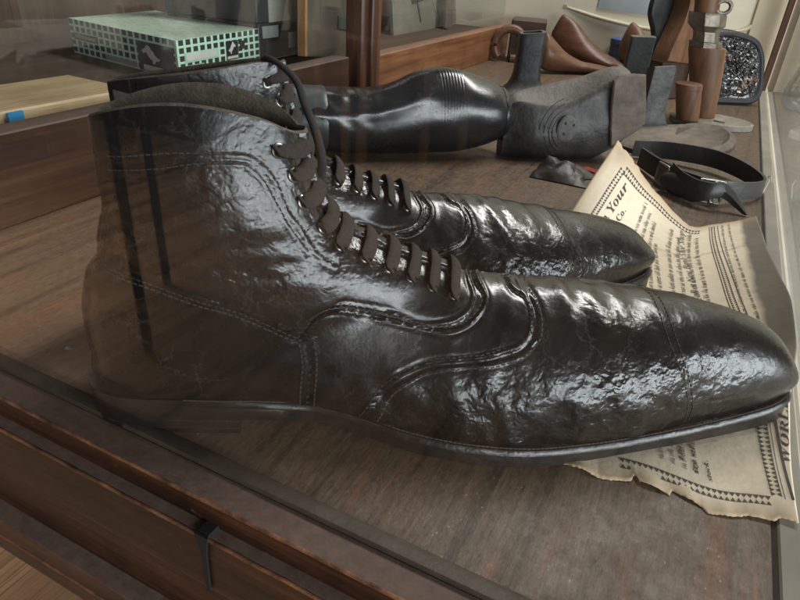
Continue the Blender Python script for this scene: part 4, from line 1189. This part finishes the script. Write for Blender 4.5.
# rope along the back wall, and a sheet pinned to it
t = thing('rope', 'pale cord strung along the back wall from a nail', 'rope', (-.25,1.785,.12))
rp = catmull([(-.4117,1.788,.1335),(-.3108,1.782,.1150),(-.186,1.780,.1025),(-.0716,1.778,.1050),(.012,1.780,.1190),(.0417,1.784,.1390),(.060,1.784,.1320),(.16,1.786,.155)], 90)
part('cord', MB().tube(rp, .0042, 8), plain('pale_cord', (.62,.56,.42), .8, 0, .2, 300, .5), t, angle=60)
part('nail', MB().tube([(-.4117,1.784,.1335),(-.4117,1.81,.136)], .006, 8), plain('nail_head', (.55,.48,.32), .6, 0, .2), t, angle=60)
t = thing('wall_card', 'blue-grey card pinned high on the cream back wall', 'card', (-.25,1.783,.20))
part('card', MB().box((-.25,1.7835,.215),(.150,.0016,.16),Matrix.Rotation(.05,3,'Y')), plain('blue_grey_card', (.36,.40,.42), .7, 0, .1, 20, .05), t)
t = thing('wall_board', 'cream board standing against the back wall in the right corner', 'board', (.20,1.78,.2))
part('board', MB().box((.265,1.7825,.30),(.47,.008,.86),None,.002), plain('cream_board', (.66,.57,.41), .75, 0, .08, 9, .08), t)

# ------------------------------------------------------------------ neighbouring cabinet beyond the sashes
sh = thing('wall_shelf', 'brown wooden cabinet shelf beyond the sliding glass, carrying the boxes', 'shelf', (-.80,.9,.05))
M['shelf'] = wood('dark_shelf_wood', (.035,.020,.013), (.075,.043,.028), (.12,.075,.05), 'Y', .6, 22, .3, (.16,.13,.10))
part('board', MB().box((-.845,1.05,.0515),(.515,2.2,.022),None,.001), M['shelf'], sh)
part('upright', MB().box((-3.35*H,3.80*H,.30),(.030,.26*H,.475),None,.002), M['pine_z'], sh)
part('bracket_strip', MB().box((-3.28*H,3.70*H,.30),(.004,.010,.474)), plain('zinc_strip', (.45,.45,.42), .4, .8, .2), sh)
pk = thing('wood_plank', 'pale yellow pine plank lying on the cabinet shelf, left of the green box', 'plank', (-.66,.38,.063))
part('plank', MB().box((-.672,.385,.0745),(.115,.295,.0225),Matrix.Rotation(-.04,3,'Z'),.002), M['pine_y'], pk)
part('end_tape', MB().box((-.6125,.385,.0745),(.0030,.016,.0200)), plain('blue_tape', (.03,.30,.62), .5, 0, .1), pk)
bk = thing('wood_offcut', 'small orange wood offcut under the edge of the pine plank', 'offcut', (-.605,.47,.0625))
part('offcut', MB().box((-.603,.470,.0645),(.018,.045,.0035),None,.0005), M['pine_z'], bk)

def grid_box_mat():
    m, nt, b, _ = new_mat('green_grid_card'); g = NG(nt)
    uv = g.n('UVMap'); uv.uv_map = 'grid'; s = g.sep(uv.outputs[0])
    fx = g.math('FRACT', s[0]); fy = g.math('FRACT', s[1])
    inx = g.math('MULTIPLY', g.math('GREATER_THAN', fx, .30), g.math('LESS_THAN', fx, .97)); iny = g.math('MULTIPLY', g.math('GREATER_THAN', fy, .26), g.math('LESS_THAN', fy, .96))
    k = g.math('MULTIPLY', inx, iny); k = g.math('MULTIPLY', k, g.math('GREATER_THAN', s[1], 0.0))
    mint = g.mix(g.noise(g.coord('Object'), 20, 5, .6), (.46,.74,.60), (.58,.84,.70))
    top = g.mix(g.ramp(g.noise(g.coord('Object', (1,5,1), rot=(0,0,.6)), 60, 4, .6, .6), [(.5,0.),(.62,1.)]), (.66,.84,.70), (.32,.54,.40))
    ge = g.n('NewGeometry'); nz = g.sep(ge.outputs['Normal'])[2]
    col = g.mix(k, mint, (.012,.016,.014)); col = g.mix(g.math('GREATER_THAN', nz, .7), col, top)
    g.put(b.inputs['Base Color'], col); b.inputs['Roughness'].default_value = .5
    return m
M['grid'] = grid_box_mat(); M['black_card'] = plain('black_card', (.016,.017,.019), .5, 0, .3, 60, .05); M['white_ink'] = plain('white_print', (.62,.62,.57), .6, 0, .1, 80, 0)
M['grey_ink'] = plain('grey_print', (.30,.32,.30), .6, 0, .1, 80, 0); M['mint_ink'] = plain('mint_print', (.40,.66,.52), .6, 0, .1, 80, 0)
# box local frame: x along the end facing the case, y along the long side going away to the left
gz0, gz1 = .0635, .1160
gO = Vector((-.6875,.6833,0)); ge_x = Vector((-.012,.1965,0)); ge_y = Vector((-.277,.049,0))
gb = thing('shoe_box', 'pale green and black checked shoe box with a white bird badge', 'shoe box', tuple(gO+Vector((-.13,.10,gz0))))
def gp(a, b_, z, off=0):
    return gO + ge_x*a + ge_y*b_ + Vector((0,0,z)) - (ge_y.normalized()*off[1] + ge_x.normalized()*off[0] if off else Vector((0,0,0)))
def gbox(a0,a1,b0,b1,z0,z1): return [gp(a0,b0,z0),gp(a1,b0,z0),gp(a1,b1,z0),gp(a0,b1,z0),gp(a0,b0,z1),gp(a1,b0,z1),gp(a1,b1,z1),gp(a0,b1,z1)]
mb = MB().add(gbox(0,1,0,1,gz0,gz1), [(0,3,2,1),(4,5,6,7),(0,1,5,4),(1,2,6,5),(2,3,7,6),(3,0,4,7)])
go = part('carton', mb, M['grid'], gb, angle=0)
uvl = go.data.uv_layers.new(name='grid')
cell = .0113
for p in go.data.polygons:
    for li in p.loop_indices:
        vi = go.data.loops[li].vertex_index
        a = vi in (1,2,5,6); b_ = vi in (2,3,6,7); zz = vi >= 4
        if p.index in (2,4): uu = (13.0 if a else 0)
        else: uu = (17.0 if b_ else 0)
        uvl.data[li].uv = (uu, (5.0 if zz else .0))
E1 = lambda a,z,o: gO + ge_x*a + Vector((0,0,lerp(gz0,gz1,z))) - ge_y.normalized()*o      # on the short end
E2 = lambda b_,z,o: gO + ge_y*b_ + Vector((0,0,lerp(gz0,gz1,z))) - ge_x.normalized()*o    # on the long side
def badge(name, E, u0, u1, z0, z1, mat, o, parent=gb):
    q = [E(u0,z0,o),E(u1,z0,o),E(u1,z1,o),E(u0,z1,o)]; q2 = [E(u0,z0,-.001),E(u1,z0,-.001),E(u1,z1,-.001),E(u0,z1,-.001)]
    return part(name, MB().loft([q2,q],True,False,True), mat, parent, angle=0)
BIRD = [(.05,.62),(.16,.74),(.24,.80),(.34,.98),(.46,.92),(.52,.78),(.60,.70),(.70,.50),(.82,.40),(.96,.34),(.86,.22),(.74,.20),(.66,.02),(.56,.04),(.58,.20),(.46,.28),(.36,.40),(.30,.56),(.22,.58),(.14,.50)]
def bird(E, u0, u1, z0, z1, parent, flip=False):
    pts = [E(lerp(u0,u1,(1-x) if flip else x), lerp(z0,z1,y), .0012) for x,y in BIRD]; base = [E(lerp(u0,u1,(1-x) if flip else x), lerp(z0,z1,y), .0002) for x,y in BIRD]
    return part('bird', MB().loft([base,pts],True,False,True), M['white_ink'], parent, angle=0)
b1 = badge('badge', E2, .03, .34, .02, .80, M['black_card'], .0006)
bird(E2, .14, .31, .24, .74, b1, True)
badge('badge_strip', E2, .045, .30, .05, .19, M['white_ink'], .0010, b1)
badge('badge_strip', E2, .36, .66, .05, .18, M['grey_ink'], .0006)
badge('badge_strip', E2, .72, .97, .42, .62, M['black_card'], .0006); badge('badge_strip', E2, .74, .95, .48, .56, M['grey_ink'], .0010)
b2 = badge('nameplate', E1, .08, .455, .40, .66, M['mint_ink'], .0008)
badge('nameplate_strip', E1, .09, .44, .44, .62, M['white_ink'], .0012, b2)
badge('nameplate_strip', E1, .09, .28, .27, .33, M['grey_ink'], .0010, b2)
b3 = badge('badge', E1, .555, .71, .26, .78, M['black_card'], .0006)
bird(E1, .575, .68, .42, .76, b3, True); badge('badge_strip', E1, .565, .70, .29, .36, M['white_ink'], .0010, b3)
badge('badge', E1, .735, .80, .50, .74, M['black_card'], .0006)

def black_box(label, c, d, rz, mat, marks):
    t = thing('shoe_box', label, 'shoe box', (c[0],c[1],c[2]-d[2]/2), rz, 'dark shoe boxes stacked behind the glass')
    Rm = Matrix.Rotation(rz,3,'Z'); c = Vector(c)
    part('carton', MB().box(c,(d[0]*.985,d[1]*.985,d[2]),Rm,.001), mat, t)
    part('lid', MB().box(c+Vector((0,0,d[2]*.30)),(d[0],d[1],d[2]*.41),Rm,.0015), mat, t)
    for (y0,y1,z0,z1,mt) in marks:
        part('label_patch', MB().box(c+Rm@Vector((d[0]/2+.0004,(y0+y1)/2*d[1],(z0+z1)/2*d[2])),(.0016,(y1-y0)*d[1],(z1-z0)*d[2]),Rm), mt, t)
M['slate_card'] = plain('slate_card', (.030,.034,.042), .5, 0, .25, 40, .05)
black_box('black shoe box with small white labels, lower of the two stacked', (-.802,.990,.0925), (.21,.205,.059), -.04, M['black_card'], [(-.12,.10,-.22,.20,M['white_ink']),(.14,.26,-.34,.10,M['white_ink']),(.10,.15,.42,.56,M['white_ink']),(-.46,-.26,.12,.44,M['grey_ink'])])
black_box('dark shoe box with a big cream label, on top of the black one', (-.810,.985,.1545), (.20,.20,.063), .03, M['slate_card'], [(-.34,.14,-.56,.60,plain('cream_label', (.55,.53,.45), .6, 0, .1)),(-.28,.06,.02,.20,M['black_card']),(-.16,.10,.30,.42,M['black_card'])])
M['lean_board'] = plain('brown_grey_board', (.115,.095,.070), .6, 0, .25, 14, .1); M['lean_board2'] = plain('grey_green_board', (.20,.19,.155), .55, 0, .2, 10, .1)
M['label_green'] = plain('dark_green_label', (.045,.065,.058), .6, 0, .5, 90, .05)
def leaning(label, c, d, ry, rx, mat, edge, marks):
    t = thing('leaning_panel', label, 'panel', tuple(c))
    Rm = Matrix.Rotation(rx,3,'X') @ Matrix.Rotation(ry,3,'Y'); c = Vector(c)
    p = part('panel', MB().box(c,d,Rm,.001), mat, t)
    if edge: part('edge_strip', MB().box(c+Rm@Vector((0,-d[1]/2-.002,0)),(d[0]*1.4,.006,d[2]),Rm,.001), edge, t)
    for (y,z,w,h,rot,mt) in marks:
        part('label_patch', MB().box(c+Rm@Vector((d[0]/2+.0006,y*d[1],z*d[2])),(.002,w,h),Rm@Matrix.Rotation(rot,3,'X')), mt, t)
leaning('brown-grey panel with a pale wooden edge leaning beside the dark shoe boxes', (-.640,1.045,.205), (.012,.24,.285), -.06, -.12, M['lean_board'], M['pine_z'], [(.02,-.30,.055,.020,-.05,M['label_green']),(.08,-.05,.004,.12,.25,M['label_green']),(-.22,.0,.012,.10,.0,plain('tan_streak', (.19,.16,.11), .6))])
leaning('grey-green panel with a dark label leaning in the right half of the sash', (-.735,1.60,.200), (.010,.40,.32), -.12, .0, M['lean_board2'], None, [(-.16,-.20,.070,.018,.1,M['label_green']),(-.05,.02,.004,.30,.55,plain('pale_streak', (.34,.33,.28), .5)),(-.22,-.05,.006,.22,.35,M['label_green'])])
leaning('brown tapering strip leaning against the grey-green panel', (-.700,1.68,.185), (.008,.050,.26), -.14, -.22, plain('brown_strip', (.11,.085,.065), .6, 0, .2), None, [])

# ------------------------------------------------------------------ the room the pane mirrors: a stool and a rail
st = thing('stool', 'dark legged stool seen only as a reflection in the front glass', 'stool', (-1.55,-.95,-.9))
for (x,y) in ((-1.367,-.751),(-1.638,-1.10)):
    lg = part('leg', MB().tube([(x,y,-.899),(x-.010,y-.01,-.45),(x-.02,y-.02,-.02)], .015, 10), M['iron_dark'], st, angle=60)
    part('ferrule', MB().tube([(x-.0030,y-.003,-.79),(x-.0034,y-.0034,-.782)], .0175, 12), M['buckle'], lg, angle=60)
part('seat', MB().box((-1.52,-.945,-.005),(.36,.46,.035),Matrix.Rotation(.3,3,'Z'),.01), M['iron_dark'], st)

rl = thing('railing', 'brown spindled railing mirrored faintly in the front glass', 'railing', (-1.2,-1.9,-.9))
for (x,y) in ((-1.55,-2.0),(-1.40,-1.98),(-1.17,-1.72),(-1.02,-1.98),(-.90,-2.1)):
    part('spindle', MB().lathe([(.022,0),(.024,.06),(.015,.10),(.018,.30),(.023,.45),(.016,.60),(.022,.72),(.022,.80)], (x,y,-.899), 12), M['pine_z'], rl, angle=50)
part('handrail', MB().tube([(-1.65,-2.03,-.085),(-1.17,-1.78,-.085),(-.80,-2.12,-.085)], .03, 10), M['mahogany_y'], rl, angle=60)


# ------------------------------------------------------------------ light
def area(name, loc, target, size, power, col=(1,.965,.92)):
    d = bpy.data.lights.new(name, 'AREA'); d.shape = 'RECTANGLE'; d.size, d.size_y = size; d.energy = power; d.color = col
    o = bpy.data.objects.new(name, d); C.objects.link(o); o.location = loc
    o.rotation_euler = (Vector(target)-Vector(loc)).to_track_quat('-Z','Y').to_euler(); return o
area('overhead_light', (.30,1.45,1.55), (.05,.85,0), (1.2,.30), 36, (1,.975,.94))
floor_fill = area('overhead_light', (-2.35,-1.25,1.55), (-2.35,-1.15,-.9), (1.5,.5), 46)  # added source, brightens the left floor that the front pane mirrors
floor_fill.data.spread = math.radians(105)
area('window_light', (1.5,-.30,.28), (-.1,.3,.08), (2.3,.62), 62, (.88,.94,1.0))
W = bpy.data.worlds.new('World'); bpy.context.scene.world = W; W.use_nodes = True
W.node_tree.nodes['Background'].inputs[0].default_value = (.95,.93,.90,1); W.node_tree.nodes['Background'].inputs[1].default_value = .06
sc = bpy.context.scene
sc.view_settings.view_transform = 'Standard'; sc.view_settings.look = 'None'; sc.view_settings.exposure = 0; sc.view_settings.gamma = 1
sc.render.engine = 'CYCLES'; sc.cycles.use_denoising = True
sc.cycles.transparent_max_bounces = 24; sc.cycles.max_bounces = 10; sc.cycles.caustics_reflective = False; sc.cycles.caustics_refractive = False
sc.cycles.sample_clamp_indirect = 4
